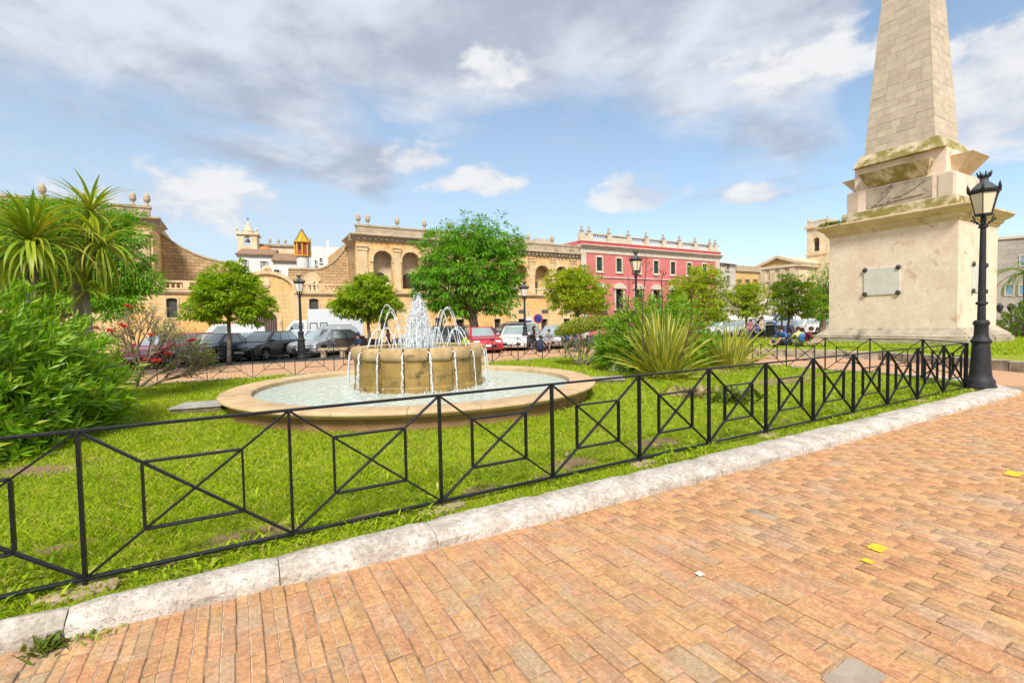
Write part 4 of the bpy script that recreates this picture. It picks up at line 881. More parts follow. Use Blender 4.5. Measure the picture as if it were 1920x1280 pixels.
# ---- clipped shrub with twisted stems
def twisted_shrub():
    b = gp(1090, 684, .12); t = thing('twisted_shrub', 'clipped shrub with bare twisted stems right of the basin', 'shrub', (b.x, b.y, .10)); r = random.Random(5); g = np.random.default_rng(5); mb = MB(); tips = []
    for k in range(7):
        a = 2*PI*k/7+r.uniform(-.3, .3); p = Vector((.12*math.cos(a), .12*math.sin(a), -.03)); path = [p]
        for i in range(7): p = p+Vector((math.cos(a)*.13+r.uniform(-.10, .10), math.sin(a)*.11+r.uniform(-.1, .1), .15)); path.append(p)
        mb.tube(path, [.05-.005*i for i in range(8)], 6); tips.append(p)
        for j in range(3): q = path[4]+Vector((r.uniform(-.5, .5), r.uniform(-.4, .4), r.uniform(.3, .6))); mb.tube([path[4], path[4].lerp(q, .5)+Vector((0, 0, .06)), q], [.024, .015, .005], 5)
    mb.build('stems', 'pale_bark', t, smooth=True)
    n = 5600; th = g.uniform(0, 2*PI, n); rr = g.random(n)**.5; x = 1.02*rr*np.cos(th)+.1; y = .75*rr*np.sin(th); z = 1.28+.16*x+(.42*np.sqrt(np.clip(1-rr**2, 0, 1))+.05*np.sin(x*7)*np.sin(y*6))*g.uniform(-.45, 1, n)
    P = np.stack([x, y, z], 1); D = unit(g.normal(0, 1, (n, 3))+np.array([0, 0, .6])); N = unit(g.normal(0, .6, (n, 3))+np.array([0, 0, 1])); L = g.uniform(.05, .10, n); leaf_mesh('foliage', P, D, N, L, L*.45, 'shrub_leaf', t)
    n = 420; P = np.stack([g.normal(0, .35, n), g.normal(0, .3, n), g.uniform(.3, .9, n)], 1); D = unit(g.normal(0, 1, (n, 3))+np.array([0, 0, .5])); leaf_mesh('low_shoots', P, D, unit(g.normal(0, 1, (n, 3))), g.uniform(.05, .11, n), g.uniform(.02, .045, n), 'shrub_leaf', t)
twisted_shrub()
# ---- twiggy shrub with red flowers
def coral_shrub():
    b = Vector((-9.95, 12.45, .1)); t = thing('coral_shrub', 'twiggy bare shrub with a few red flowers near the red car', 'shrub', b); r = random.Random(17); mb = MB(); tips = []
    def grow(p, d, l, rad, lev):
        q = p+d*l*.5+Vector((r.uniform(-.04, .04), r.uniform(-.04, .04), r.uniform(-.02, .04))); e = q+(d+Vector((r.uniform(-.25, .25), r.uniform(-.2, .2), r.uniform(-.05, .2)))).normalized()*l*.5
        mb.tube([p, q, e], [rad, rad*.85, rad*.65], 5 if lev > 1 else 4, cap=lev == 0)
        if lev == 0: tips.append((e, d)); return
        for _ in range(3 if lev < 5 else 4):
            nd = (d+Vector((r.uniform(-.85, .85), r.uniform(-.75, .75), r.uniform(-.25, .55)))).normalized(); grow(e, nd, l*r.uniform(.62, .86), rad*.62, lev-1)
    for d in ((.75, .15, .5), (.45, -.25, .8), (.9, .3, .25), (.1, .2, .9)): grow(Vector((0, 0, -.03)), Vector(d).normalized(), .62, .05, 5)
    mb.build('branches', 'twig', t)['kind'] = 'stuff'
    g = np.random.default_rng(4); T = np.array([tuple(e) for e, _ in tips]); k = g.choice(len(T), 1100); P = T[k]+g.normal(0, .05, (1100, 3)); leaf_mesh('leaves', P, unit(g.normal(0, 1, (1100, 3))), unit(g.normal(0, 1, (1100, 3))), g.uniform(.04, .09, 1100), g.uniform(.02, .045, 1100), 'shrub_leaf', t)['kind'] = 'stuff'
    fm = MB()
    for q in range(16):
        a = 2*PI*q/16; el = .3+.5*(q % 3)/2; d = Vector((math.cos(a)*math.cos(el), math.sin(a)*math.cos(el), math.sin(el))); fm.tube([(0, 0, 0), d*.05, d*.10-Vector((0, 0, .02))], [.012, .018, .004], 4)
    f0 = None
    for i in range(11):
        e, d = tips[r.randrange(len(tips))]
        for _ in range(6):
            c2 = tips[r.randrange(len(tips))]
            if c2[0].y < e.y: e = c2[0]
        if f0 is None: f0 = fm.build('flower', 'red_flower', t); o = f0
        else: o = f0.copy(); COL.objects.link(o)
        o.location = e; o.rotation_euler = (r.uniform(-.5, .5), r.uniform(-.5, .5), r.uniform(0, 6)); s = r.uniform(.8, 1.5); o.scale = (s, s, s)
coral_shrub()
# ---- strap-leaved plants
def strap_mesh(name, L, w, el, droop, mats, fold=.25, seg=9, twist=0.0, seed=0):
    """arching strap leaf rising along +x at elevation el (rad); margins may take a second material"""
    r = random.Random(seed); p = Vector((0, 0, 0)); e = el; V = []; ds = L/seg
    for i in range(seg+1):
        f = i/seg; ww = w*(.55+.9*f if f < .4 else .91+.09)*max(.03, (1-max(0, f-.55)/.45)**.8)/1.0
        tw = twist*f; up = Vector((-math.sin(e), 0, math.cos(e))); sd = Vector((0, 1, 0)); s2 = sd*math.cos(tw)+up*math.sin(tw); u2 = up*math.cos(tw)-sd*math.sin(tw)
        for (s_, h_) in ((-1, fold), (-.5, fold*.5), (.5, fold*.5), (1, fold)): V.append(p+s2*(s_*ww/2)+u2*(h_*ww*.5))
        p = p+Vector((math.cos(e), 0, math.sin(e)))*ds; e -= droop*ds*(.35+1.5*f)
    F = []; mi = []
    for i in range(seg):
        for j in range(3): F.append((i*4+j, i*4+j+1, i*4+4+j+1, i*4+4+j)); mi.append(0 if j == 1 else (1 if len(mats) > 1 else 0))
    me = bpy.data.meshes.new(name); me.from_pydata([tuple(v) for v in V], [], F); me.update()
    for m in mats: me.materials.append(MT[m])
    me.polygons.foreach_set('material_index', mi); me.polygons.foreach_set('use_smooth', [True]*len(F)); return me
def rosette(t, c, n, L, w, els, mats, seed, droop=(.6, 1.4), name='leaf', dz=.25, wind=(0, 0), nm=14):
    r = random.Random(seed); me = []
    for k in range(nm):
        f = k/(nm-1); el = els[0]+(els[1]-els[0])*f; me.append(strap_mesh(name, L*(1-.15*abs(f-.5))*r.uniform(.85, 1.1), w*r.uniform(.8, 1.15), el, r.uniform(*droop)*(1.15-.4*f), mats, twist=r.uniform(-.5, .5)))
    for k in range(n):
        i = int(nm*r.random()**.8) % nm; o = ob(name, me[i], None, t); a = r.uniform(0, 2*PI)
        o.location = Vector(c)+Vector((r.uniform(-.05, .05), r.uniform(-.05, .05), dz*(i/nm)*r.uniform(.6, 1))); o.rotation_euler = (wind[0]+r.uniform(-.12, .12), wind[1]+r.uniform(-.12, .12), a); s = r.uniform(.8, 1.12); o.scale = (s, s, s)
def cordyline():
    base = Vector((-8.6, 9.4, .1))
    t = thing('cordyline_tree', 'tall cordyline palm with wind-blown upper crown on the left', 'palm', base)
    def W(px, py, Y): return Vector(at(px, py, Y))-base
    c1 = W(170, 412, 9.4); c3 = W(190, 470, 9.2); j = W(150, 540, 9.4)
    MB().tube([(0.15, 0, -.05), (.12, 0, .8), tuple(j), tuple(j.lerp(c1, .5)+Vector((-.03, 0, 0))), tuple(c1)], [.16, .14, .12, .085, .07], 10).build('trunk', 'pale_bark', t, smooth=True)
    MB().tube([tuple(j), tuple(j.lerp(c3, .5)+Vector((.06, 0, 0))), tuple(c3)], [.09, .075, .06], 8).build('branch', 'pale_bark', t, smooth=True)
    rosette(t, c1, 130, .92, .045, (R(-45), R(74)), ['cordyline_leaf'], 1, wind=(0, R(24)), droop=(.8, 1.7))
    rosette(t, c3, 120, 1.1, .045, (R(-70), R(60)), ['cordyline_leaf'], 2, wind=(0, R(20)), droop=(.9, 1.8))
    rosette(t, c1-Vector((0, 0, .12)), 22, .5, .04, (R(-85), R(-40)), ['dead_strap'], 3, name='dead_leaf')
    b2 = Vector((-8.7, 8.5, .1)); t2 = thing('cordyline_tree', 'shorter cordyline palm with broad green crown at the left edge', 'palm', b2); c2 = Vector(at(62, 468, 8.5))-b2
    MB().tube([(0, 0, -.05), (.05, 0, 1.0), tuple(c2)], [.13, .10, .07], 10).build('trunk', 'pale_bark', t2, smooth=True)
    rosette(t2, c2, 210, 1.25, .062, (R(-50), R(66)), ['cordyline_leaf'], 4, droop=(1.0, 1.9)); rosette(t2, c2-Vector((0, 0, .15)), 20, .55, .05, (R(-88), R(-50)), ['dead_strap'], 5, name='dead_leaf')
    b3 = Vector((-8.05, 9.1, .1)); t3 = thing('cordyline_plant', 'low spiky cordyline crown just above the oleander', 'plant', b3); c4 = Vector(at(160, 548, 9.1))-b3
    MB().tube([(0, 0, -.05), tuple(c4)], [.09, .06], 8).build('trunk', 'pale_bark', t3, smooth=True); rosette(t3, c4, 60, .75, .05, (R(-25), R(80)), ['cordyline_leaf'], 6)
    b4 = Vector(gp(222, 742, .11)); b4.z = .1; t4 = thing('strap_leaf_plant', 'drooping yellow-green strap-leaved plant right of the large oleander', 'plant', b4)
    MB().tube([(0, 0, -.05), (0, 0, .65)], [.10, .07], 8).build('stem', 'pale_bark', t4, smooth=True); rosette(t4, (0, 0, .7), 95, .80, .032, (R(-30), R(80)), ['cordyline_leaf'], 7, droop=(1.6, 2.8))
cordyline()
def flax(px, py, n, L, w, label, seed, els=(R(8), R(86))):
    b = Vector(gp(px, py, .12)); b.z = .09; t = thing('flax_plant', label, 'plant', b); r = random.Random(seed); nm = 16; me = []
    for k in range(nm):
        f = k/(nm-1); me.append(strap_mesh('leaf', L*(.72+.36*f)*r.uniform(.85, 1.1), w*r.uniform(.8, 1.2), els[0]+(els[1]-els[0])*f**.8, r.uniform(.12, .5)*(1.3-.8*f), ['flax_green', 'flax_yellow'] if k % 4 else ['flax_yellow', 'flax_green'], fold=.5, twist=r.uniform(-.8, .8)))
    for k in range(n):
        i = int(nm*r.random()**.75) % nm; o = ob('leaf', me[i], None, t); a = r.uniform(0, 2*PI); d = r.random()**.5*.34; o.location = (math.cos(a)*d, math.sin(a)*d, -.02); o.rotation_euler = (r.uniform(-.1, .1), r.uniform(-.1, .1), a+r.uniform(-.5, .5)); s = r.uniform(.72, 1.1); o.scale = (s, s, s)
    return t, b
fx, fb = flax(1246, 708, 230, 1.75, .078, 'large variegated flax plant with tall flower stalks behind the fence', 3)
fx2, fb2 = flax(1368, 690, 130, 1.5, .074, 'smaller yellow flax plant right of the large flax', 4)
def stalk(t, b, pts, Y, rad, seed, pods=10):
    r = random.Random(seed); P = [Vector(at(x, y, Y))-b for x, y in pts]; mb = MB(); mb.tube(P, [rad*(1-.6*i/(len(P)-1)) for i in range(len(P))], 6); o = mb.build('flower_stalk', 'stalk', t, smooth=True); pm = MB()
    for k in range(pods):
        f = .35+.62*k/pods; i = min(len(P)-2, int(f*(len(P)-1))); p = P[i].lerp(P[i+1], f*(len(P)-1)-i); s = (-1)**k; q = p+Vector((s*r.uniform(.05, .16), r.uniform(-.08, .08), r.uniform(.0, .08)))
        pm.tube([p, q], [.006, .005], 4)
        for _ in range(3): e = q+Vector((r.uniform(-.05, .07)*s, r.uniform(-.04, .04), r.uniform(.0, .08))); pm.tube([q, q.lerp(e, .5), e], [.006, .013, .003], 5)
    pm.build('seed_pods', 'pod', o)
stalk(fx, fb, [(1235, 705), (1205, 640), (1205, 560), (1212, 500), (1210, 478)], 12.4, .020, 1, 14)
stalk(fx, fb, [(1225, 705), (1182, 630), (1176, 580), (1180, 545), (1178, 518)], 12.4, .017, 2, 5)
stalk(fx, fb, [(1245, 705), (1240, 620), (1242, 560), (1240, 525), (1246, 505)], 12.3, .022, 3, 8)
stalk(fx, fb, [(1255, 705), (1285, 650), (1298, 595), (1296, 560), (1298, 542)], 12.2, .022, 4, 9)
stalk(fx, fb, [(1250, 700), (1300, 640), (1325, 585), (1333, 550)], 12.6, .014, 5, 9)
stalk(fx2, fb2, [(1368, 690), (1400, 630), (1430, 590), (1440, 560), (1450, 530)], 14.4, .024, 6, 4)
def spindle_leaf(): pass
# ---- ground weeds, dry leaves, ledge plants
def tuft(c, n, h, m, label, seed, name='weed', cat='weed', sp=.05):
    g = np.random.default_rng(seed); t = thing(name, label, cat, c); a = g.uniform(0, 2*PI, n); P = np.stack([g.normal(0, sp, n), g.normal(0, sp, n), np.zeros(n)-.004], 1); D = unit(np.stack([np.cos(a)*.8, np.sin(a)*.8, g.uniform(.3, 1.4, n)], 1)); L = h*g.uniform(.5, 1.2, n)
    leaf_mesh('leaves', P, D, unit(g.normal(0, .4, (n, 3))+np.array([0, 0, 1])), L, L*.3, m, t); return t
p = gp(97, 1212, 0); tuft((p.x, p.y, 0), 80, .085, 'weed', 'green weed growing at the foot of the kerb', 1)
p = gp(172, 1190, 0); tuft((p.x, p.y+.02, 0), 60, .05, 'shrub_leaf', 'dry brownish weed at the foot of the kerb beside the green weed', 2)
p = gp(1370, 752, .1); tuft((p.x, p.y, .1), 130, .34, 'weed', 'tuft of taller grass below the flax plants', 5, 'grass_tuft', 'grass', .2)
p = gp(1290, 744, .1); tuft((p.x, p.y, .1), 110, .28, 'dead_strap', 'dry pale grass tuft at the foot of the large flax', 6, 'grass_tuft', 'grass', .18)
p = Vector((OBC.x, OBC.y))+Vector((-math.sin(OA), math.cos(OA)))*2.55+Vector((-math.cos(OA), -math.sin(OA)))*2.1; tuft((p.x, p.y, 6.5), 420, .32, 'weed', 'green plants growing on the left ledge of the obelisk pedestal', 8, 'ledge_plant', 'plant', .26)
p = Vector((OBC.x, OBC.y))+Vector((-math.sin(OA), math.cos(OA)))*1.6+Vector((-math.cos(OA), -math.sin(OA)))*2.0; tuft((p.x, p.y, 6.5), 160, .2, 'weed', 'small mossy plants behind the pedestal cornice of the obelisk', 9, 'ledge_plant', 'plant', .3)
r = random.Random(8)
tips = ['curled dry leaf on the lawn near the centre of the front fence', 'dry leaf on the lawn below the left oleander', 'dry leaf on the grass left of the basin', 'dry leaf by the kerb in front of the fountain']
for k, (x, y) in enumerate(((930, 905), (420, 850), (330, 830), (1060, 855))):
    a = gp(x, y, .1); o = MB().add([(0, 0, .012), (.05, .02, .02), (.15, 0, .03), (.05, -.025, .028), (.1, .012, .03), (.1, -.012, .034)], [(0, 3, 5, 2, 4, 1)]).build('dry_leaf', 'dry_leaf'); o.location = (a.x, a.y, float(lawn_z(np.array(a.dot(G(1, 0))), np.array(a.dot(G(0, 1)))))+.012); o.rotation_euler = (r.uniform(-.2, .2), 0, r.uniform(0, 6)); tag(o, tips[k], 'leaf', 'dry leaves on the lawn')
# ---- date palm far right
def palm():
    b = at(1925, 600, 36); t = thing('date_palm', 'date palm at the right edge in front of the grey building', 'palm', (b.x, b.y, -.02)); top = at(1922, 512, 36).z
    MB().tube([(0, 0, -.05), (0, 0, top*.5), (0, 0, top)], [.26, .22, .25], 10).build('trunk', 'bark', t, smooth=True); r = random.Random(3)
    for k in range(26):
        a = 2*PI*k/26*2.4; el = r.uniform(-.1, 1.2); n = 11; pts = []; p = Vector((0, 0, top)); e = el
        for i in range(n): pts.append(p); p = p+Vector((math.cos(a)*math.cos(e), math.sin(a)*math.cos(e), math.sin(e)))*.26; e -= .18
        mb = MB(); mb.tube(pts, [.02]*(n-1)+[.006], 4); sd = Vector((-math.sin(a), math.cos(a), 0))
        for i in range(1, n):
            for q in (0, .5):
                pp = pts[i-1].lerp(pts[i], q+.25); l = .42*(1-.5*abs(i/n-.45)); d = (pts[i]-pts[i-1]).normalized()
                for s in (-1, 1): e2 = pp+(sd*s*.75+d*.6+Vector((0, 0, -.25))).normalized()*l; mb.add([pp, pp+d*.05, e2], [(0, 1, 2)])
        mb.build('frond', 'hedge_leaf', t)
palm()
# ---------------------------------------------------------------- buildings round the square
FO = (-14.0, 43.45); FD = 29.6; FP = Plane(FO, FD)
ashlar('palace_stone', (.84, .60, .31), (.70, .48, .225), (.36, .24, .12), .75, .36, stain=(.22, .16, .09), slo=.52, shi=.80, sstr=.55, var=.35, warm=(1.12, .88, .58), bump=.4)
ashlar('rough_stone', (.58, .41, .22), (.42, .285, .15), (.26, .185, .105), .62, .28, stain=(.17, .13, .085), slo=.5, shi=.75, sstr=.6, var=.9, ms=.02, bump=.9)
mat('palace_trim', (.78, .58, .35), (.64, .45, .25), rough=.9, scale=1.2, stain=(.20, .15, .10), sscale=.9, slo=.52, shi=.74, sstr=.6, bump=.4, bscale=10)
mat('parapet_stone', (.52, .42, .29), (.40, .32, .215), rough=.9, scale=1.2, stain=(.17, .14, .10), sscale=1.0, slo=.5, shi=.72, sstr=.7, bump=.4, bscale=10)
mat('loggia_wall', (.80, .60, .30), (.72, .52, .25), rough=.9, scale=.8)
mat('loggia_cream', (.78, .66, .46), (.58, .46, .30), rough=.9, scale=.8)
mat('shutter_grey', (.085, .085, .075), (.12, .115, .10), rough=.7, scale=6)
mat('shutter_green', (.025, .055, .045), (.04, .075, .06), rough=.55, scale=6)
mat('dark_wood', (.05, .03, .022), (.08, .05, .035), rough=.6, scale=6)
mat('door_brown', (.105, .045, .04), (.075, .032, .03), rough=.6, scale=4)
mat('dark_glass', (.015, .018, .02), (.03, .034, .038), rough=.08, scale=2, spec=.6)
mat('pink_wall', (.66, .20, .185), (.58, .165, .155), rough=.9, scale=.7, bump=.2, bscale=20, stain=(.50, .17, .14), sscale=.5, slo=.5, shi=.8, sstr=.4)
mat('pink_stripe', (.52, .075, .085), (.45, .06, .07), rough=.9, scale=.9)
mat('cream_trim', (.68, .60, .47), (.57, .49, .37), rough=.9, scale=1.2, stain=(.36, .30, .22), sscale=1.0, slo=.55, shi=.8, sstr=.5)
mat('white_wall', (.76, .74, .71), (.66, .64, .61), rough=.9, scale=.5, stain=(.50, .47, .42), sscale=.6, slo=.55, shi=.8, sstr=.5, bump=.2)
mat('grey_render', (.56, .51, .42), (.47, .42, .34), rough=.9, scale=.8, stain=(.34, .30, .24), sscale=.6)
mat('church_stone', (.76, .62, .42), (.64, .50, .31), rough=.9, scale=.7, stain=(.30, .22, .13), sscale=.7, slo=.52, shi=.78, sstr=.6, bump=.3, bscale=8)
mat('ochre_wall', (.62, .43, .19), (.53, .36, .15), rough=.9, scale=.7)
mat('yellow_tile', (.70, .42, .035), (.55, .31, .03), rough=.4, scale=4)
mat('red_panel', (.40, .085, .06), (.33, .065, .05), rough=.8, scale=3)
mat('orange_dome', (.62, .22, .07), (.50, .17, .06), rough=.8, scale=2)
ashlar('roof_tile', (.42, .26, .155), (.30, .185, .11), (.13, .085, .06), .22, .35, stain=(.20, .16, .12), ms=.03, var=.8)
ashlar('grey_stone', (.40, .385, .335), (.30, .285, .245), (.24, .225, .19), .9, .42, stain=(.20, .19, .165), var=.6, ms=.012)
mat('blue_glass', (.10, .22, .27), (.16, .30, .35), rough=.1, scale=.8, spec=.7)
mat('sign_blue', (.03, .05, .28), None, rough=.4); mat('sign_red', (.5, .03, .03), None, rough=.4); mat('paper_beige', (.62, .45, .22), None, rough=.8); mat('awning', (.78, .74, .66), (.68, .63, .55), rough=.8, scale=1)
def wall(mb, s0, s1, z0, z1, y0, y1, ops=(), seg=12):
    """wall slab with flat or round-headed openings; ops = (a, b, sill, head, arched)"""
    x = s0
    for (a, b, zb, zt, arch) in sorted(ops):
        if a-x > 1e-3: mb.box(x, a, y0, y1, z0, z1)
        if zb-z0 > 1e-3: mb.box(a, b, y0, y1, z0, zb)
        if not arch:
            if z1-zt > 1e-3: mb.box(a, b, y0, y1, zt, z1)
        else:
            r = (b-a)/2; ry = r if arch is True else arch; c = (a+b)/2; zs = zt-ry
            pt = [(c-r*math.cos(PI*i/seg), zs+ry*math.sin(PI*i/seg)) for i in range(seg+1)]
            for p, q in zip(pt[:-1], pt[1:]):
                mb.prism([p, q, (q[0], z1), (p[0], z1)], 'y', y0, y1)
        x = b
    if s1-x > 1e-3: mb.box(x, s1, y0, y1, z0, z1)
    return mb
def arch_ring(c, r, zs, w, y0, y1, seg=14, ry=None):
    mb = MB(); ry = ry or r
    for i in range(seg):
        t0, t1 = PI*i/seg, PI*(i+1)/seg
        P = [(c-r*math.cos(t0), zs+ry*math.sin(t0)), (c-r*math.cos(t1), zs+ry*math.sin(t1)), (c-(r+w)*math.cos(t1), zs+(ry+w)*math.sin(t1)), (c-(r+w)*math.cos(t0), zs+(ry+w)*math.sin(t0))]
        mb.prism(P, 'y', y0, y1)
    return mb
def profile_run(prof, s0, s1, ends=.0):                       # prof = [(y, z)] moulding along x
    return MB().prism(prof, 'x', s0, s1)
URN = [(.17, 0), (.17, .10), (.11, .13), (.08, .22), (.10, .30), (.20, .40), (.225, .50), (.235, .56), (.20, .60), (.215, .64), (.20, .76), (.14, .90), (.06, 1.0), (.0, 1.04)]
URN2 = [(.17, 0), (.17, .08), (.10, .14), (.10, .22), (.30, .28), (.32, .33), (.12, .40), (.14, .55), (.11, .75), (.13, .80), (.10, .9), (.0, .93)]
def urns(t, ss, z, y, prof, m, sc=1.0, name='urn'):
    me = None
    for s in ss:
        if me is None: o = MB().lathe(prof, 12).build(name, m, t, smooth='auto'); me = o.data
        else: o = ob(name, me, None, t)
        o.location = (s, y, z); o.scale = (sc, sc, sc)
def louvre(t, a, b, z0, z1, y, m, name='shutter', n=2, slats=8):
    w = (b-a)/n
    for k in range(n):
        mb = MB(); x0, x1 = a+k*w+.01, a+(k+1)*w-.01; mb.box(x0, x1, y+.03, y+.05, z0, z1)
        for p in ((x0, x0+.07, z0, z1), (x1-.07, x1, z0, z1)): mb.box(p[0], p[1], y, y+.03, p[2], p[3])
        for i in range(slats+1):
            zc = z0+(z1-z0)*i/slats; mb.box(x0+.07, x1-.07, y+.005, y+.028, max(z0, zc-.03), min(z1, zc+.03))
        mb.build(name, m, t)
def window(t, a, b, z0, z1, y, frame='cream_trim', fill='shutter_green', fw=.16, hood=0.0):
    w = thing('window', None, None); w.parent = t
    MB().box(a, b, y+.18, y+.2, z0, z1).build('pane', 'dark_glass', w); louvre(w, a, b, z0, z1, y+.10, fill)
    f = MB(); f.box(a-fw, a, y-.05, y+.1, z0-fw, z1+fw); f.box(b, b+fw, y-.05, y+.1, z0-fw, z1+fw); f.box(a, b, y-.05, y+.1, z1, z1+fw*1.3); f.box(a, b, y-.05, y+.1, z0-fw, z0); f.build('frame', frame, w)
    MB().box(a-fw*1.3, b+fw*1.3, y-.12, y+.05, z0-fw*1.6, z0-fw).build('sill', frame, w); return w
def parapet_cornice(t, s0, s1, zc, zp, m='parapet_stone', side0=False, side1=False, dep=4.0, out=.55):
    pr = [(0, zc-.62), (-.08, zc-.60), (-.08, zc-.45), (-.18, zc-.40), (-.20, zc-.30), (-out+.12, zc-.16), (-out, zc-.12), (-out, zc-.02), (-out+.1, zc+.04), (.5, zc+.04), (.5, zc-.62)]
    MB().prism(pr, 'x', s0-(out if side0 else 0), s1+(out if side1 else 0)).build('cornice', m, t)
    for on, x, sg in ((side0, s0, -1), (side1, s1, 1)):
        if on: MB().prism([(x+sg*(-y), z) for y, z in pr], 'y', .0, dep).build('side_cornice', m, t)
    MB().box(s0+.1, s1-.1, -.05, .45, zc+.04, zp-.16).build('parapet', m, t); MB().box(s0, s1, -.12, .52, zp-.16, zp).build('parapet_coping', m, t)
    dn = MB()
    for k in range(int((s1-s0)/.5)): dn.box(s0+.5*k+.1, s0+.5*k+.32, -.30, -.08, zc-.46, zc-.30)
    dn.build('dentils', m, t)['kind'] = 'stuff'
# --- left palace wing
lw = thing('palace_wing', 'ochre stone palace wing with urns behind the trees on the left', 'building', (*FO, 0), R(FD))
mb = wall(MB(), -27, -14.9, 0, 10.0, 0, .6, [(-22.5, -21.2, 5.6, 8.4, True), (-18.6, -17.3, 5.6, 8.4, True)]); mb.box(-27, -14.9, .6, 4.2, 0, 10.0); mb.build('wall', 'palace_stone', lw)
MB().box(-27, -14.9, 4.2, 16, 0, 10.3).build('rear_block', 'palace_stone', lw)
parapet_cornice(lw, -27, -14.9, 10.05, 10.9, side1=True); urns(lw, [-24.0, -20.95, -16.0, -15.15], 10.9, .2, URN, 'parapet_stone')
for (a, b) in ((-16.2, -15.1), (-20.6, -19.6)):
    p = MB(); p.box(a, b, -.14, 0, 4.8, 8.75); p.box(a-.1, b+.1, -.22, 0, 8.75, 9.1); p.build('pilaster', 'palace_trim', lw)
MB().prism([(0, 4.35), (-.12, 4.42), (-.22, 4.6), (-.22, 4.75), (0, 4.8)], 'x', -27, -14.9).build('string_course', 'palace_trim', lw)
MB().box(-14.9, -14.84, 1.2, 1.9, 5.6, 7.2).build('blind_niche', 'loggia_cream', lw)
# --- portal wall with carriage door between the two wings
pw = thing('portal_wall', 'ochre stone portal wall with arched pediment over a brown door', 'wall', (*FO, 0), R(FD))
dc, dw = -7.55, 1.72
mb = wall(MB(), -14.9, .0, 0, 4.6, .02, .6, [(dc-dw/2, dc+dw/2, -.1, 2.95, .62), (-14.25, -13.55, 2.55, 4.05, .12), (-11.6, -10.9, 2.0, 2.7, .3), (-4.12, -3.36, 2.62, 4.1, .14)]); mb.build('wall', 'palace_stone', pw)
MB().prism([(.02, 4.3), (-.10, 4.38), (-.2, 4.52), (-.2, 4.66), (.6, 4.7), (.6, 4.3)], 'x', -14.88, -9.6).build('string_course', 'palace_trim', pw)
MB().prism([(.02, 4.3), (-.10, 4.38), (-.2, 4.52), (-.2, 4.66), (.6, 4.7), (.6, 4.3)], 'x', -5.3, -.02).build('string_course', 'palace_trim', pw)
arch_ring(dc, dw/2+.02, 2.33, .34, -.1, .3, ry=.63).build('door_arch', 'palace_trim', pw)
for x in (dc-dw/2-.36, dc+dw/2+.02): MB().box(x, x+.34, -.1, .3, 0, 2.33).build('door_jamb', 'palace_trim', pw)
d = thing('carriage_door', None, None); d.parent = pw
for k in range(10):
    x = dc-dw/2+k*dw/10; z = 2.33+.60*math.sqrt(max(0, 1-((x+dw/20-dc)/(dw/2))**2)); MB().box(x+.006, x+dw/10-.006, .22, .28, .0, z).build('plank', 'door_brown', d)
MB().box(dc-.55, dc-.2, .195, .219, 1.55, 1.95).build('notice', 'paper_beige', d); MB().box(dc-.55, dc-.2, .195, .219, 1.05, 1.42).build('notice', 'white_paint', d)
pc, pr_ = -7.35, 2.1
seg = []; 
for i in range(17):
    t_ = PI*i/16; seg.append((pc-pr_*math.cos(t_), 4.58+1.55*math.sin(t_)))
MB().prism(seg, 'y', .06, .5).build('pediment', 'palace_stone', pw); arch_ring(pc, pr_, 4.55, .28, -.12, .6, 18, 1.55).build('pediment_moulding', 'palace_trim', pw)
for x in (pc-pr_-.35, pc+pr_-.15): MB().box(x, x+.5, -.12, .6, 0, 4.62).build('pier', 'palace_trim', pw)
sc_ = MB(); sc_.tube([(pc-.35, .1, 6.1), (pc-.15, .1, 6.5), (pc, .1, 6.62), (pc+.2, .1, 6.5), (pc+.4, .1, 6.15)], [.16, .2, .24, .2, .14], 8); sc_.ball((pc, .1, 5.3), (.35, .16, .5), 10, 6); sc_.build('crest', 'palace_trim', pw, smooth=True)
for (a, b, z0, z1) in ((-14.25, -13.55, 2.55, 4.02), (-4.12, -3.36, 2.62, 4.06)):
    louvre(pw, a, b, z0, z1, .22, 'shutter_grey', n=1, slats=14); f = MB(); f.box(a-.12, a, -.04, .2, z0-.1, z1+.12); f.box(b, b+.12, -.04, .2, z0-.1, z1+.12); f.box(a, b, -.04, .2, z0-.14, z0); f.build('window_frame', 'palace_trim', pw)
MB().box(-11.6, -10.9, .25, .3, 2.0, 2.7).build('fanlight', 'dark_wood', pw)
MB().box(-14.88, -.02, .6, 4.4, 4.2, 4.45).build('terrace', 'palace_trim', pw)
for a, b in ((-14.8, -10.2), (-4.9, -.2)):                      # balustrades on the terrace
    bl = thing('balustrade', None, None); bl.parent = pw
    MB().box(a, b, .1, .4, 4.72, 4.84).build('rail', 'palace_trim', bl); MB().box(a, b, .08, .42, 5.28, 5.42).build('rail', 'palace_trim', bl)
    n = int((b-a)/.34); me = None
    for k in range(n):
        s = a+.17+k*.34
        if k % 5 == 0: MB().box(s-.22, s+.22, .06, .44, 4.84, 5.28).build('pedestal', 'palace_trim', bl); continue
        if me is None: o = MB().lathe([(.07, 0), (.05, .06), (.09, .18), (.04, .34), (.07, .44)], 8).build('baluster', 'palace_trim', bl, smooth=True); me = o.data
        else: o = ob('baluster', me, None, bl)
        o.location = (s, .25, 4.84)
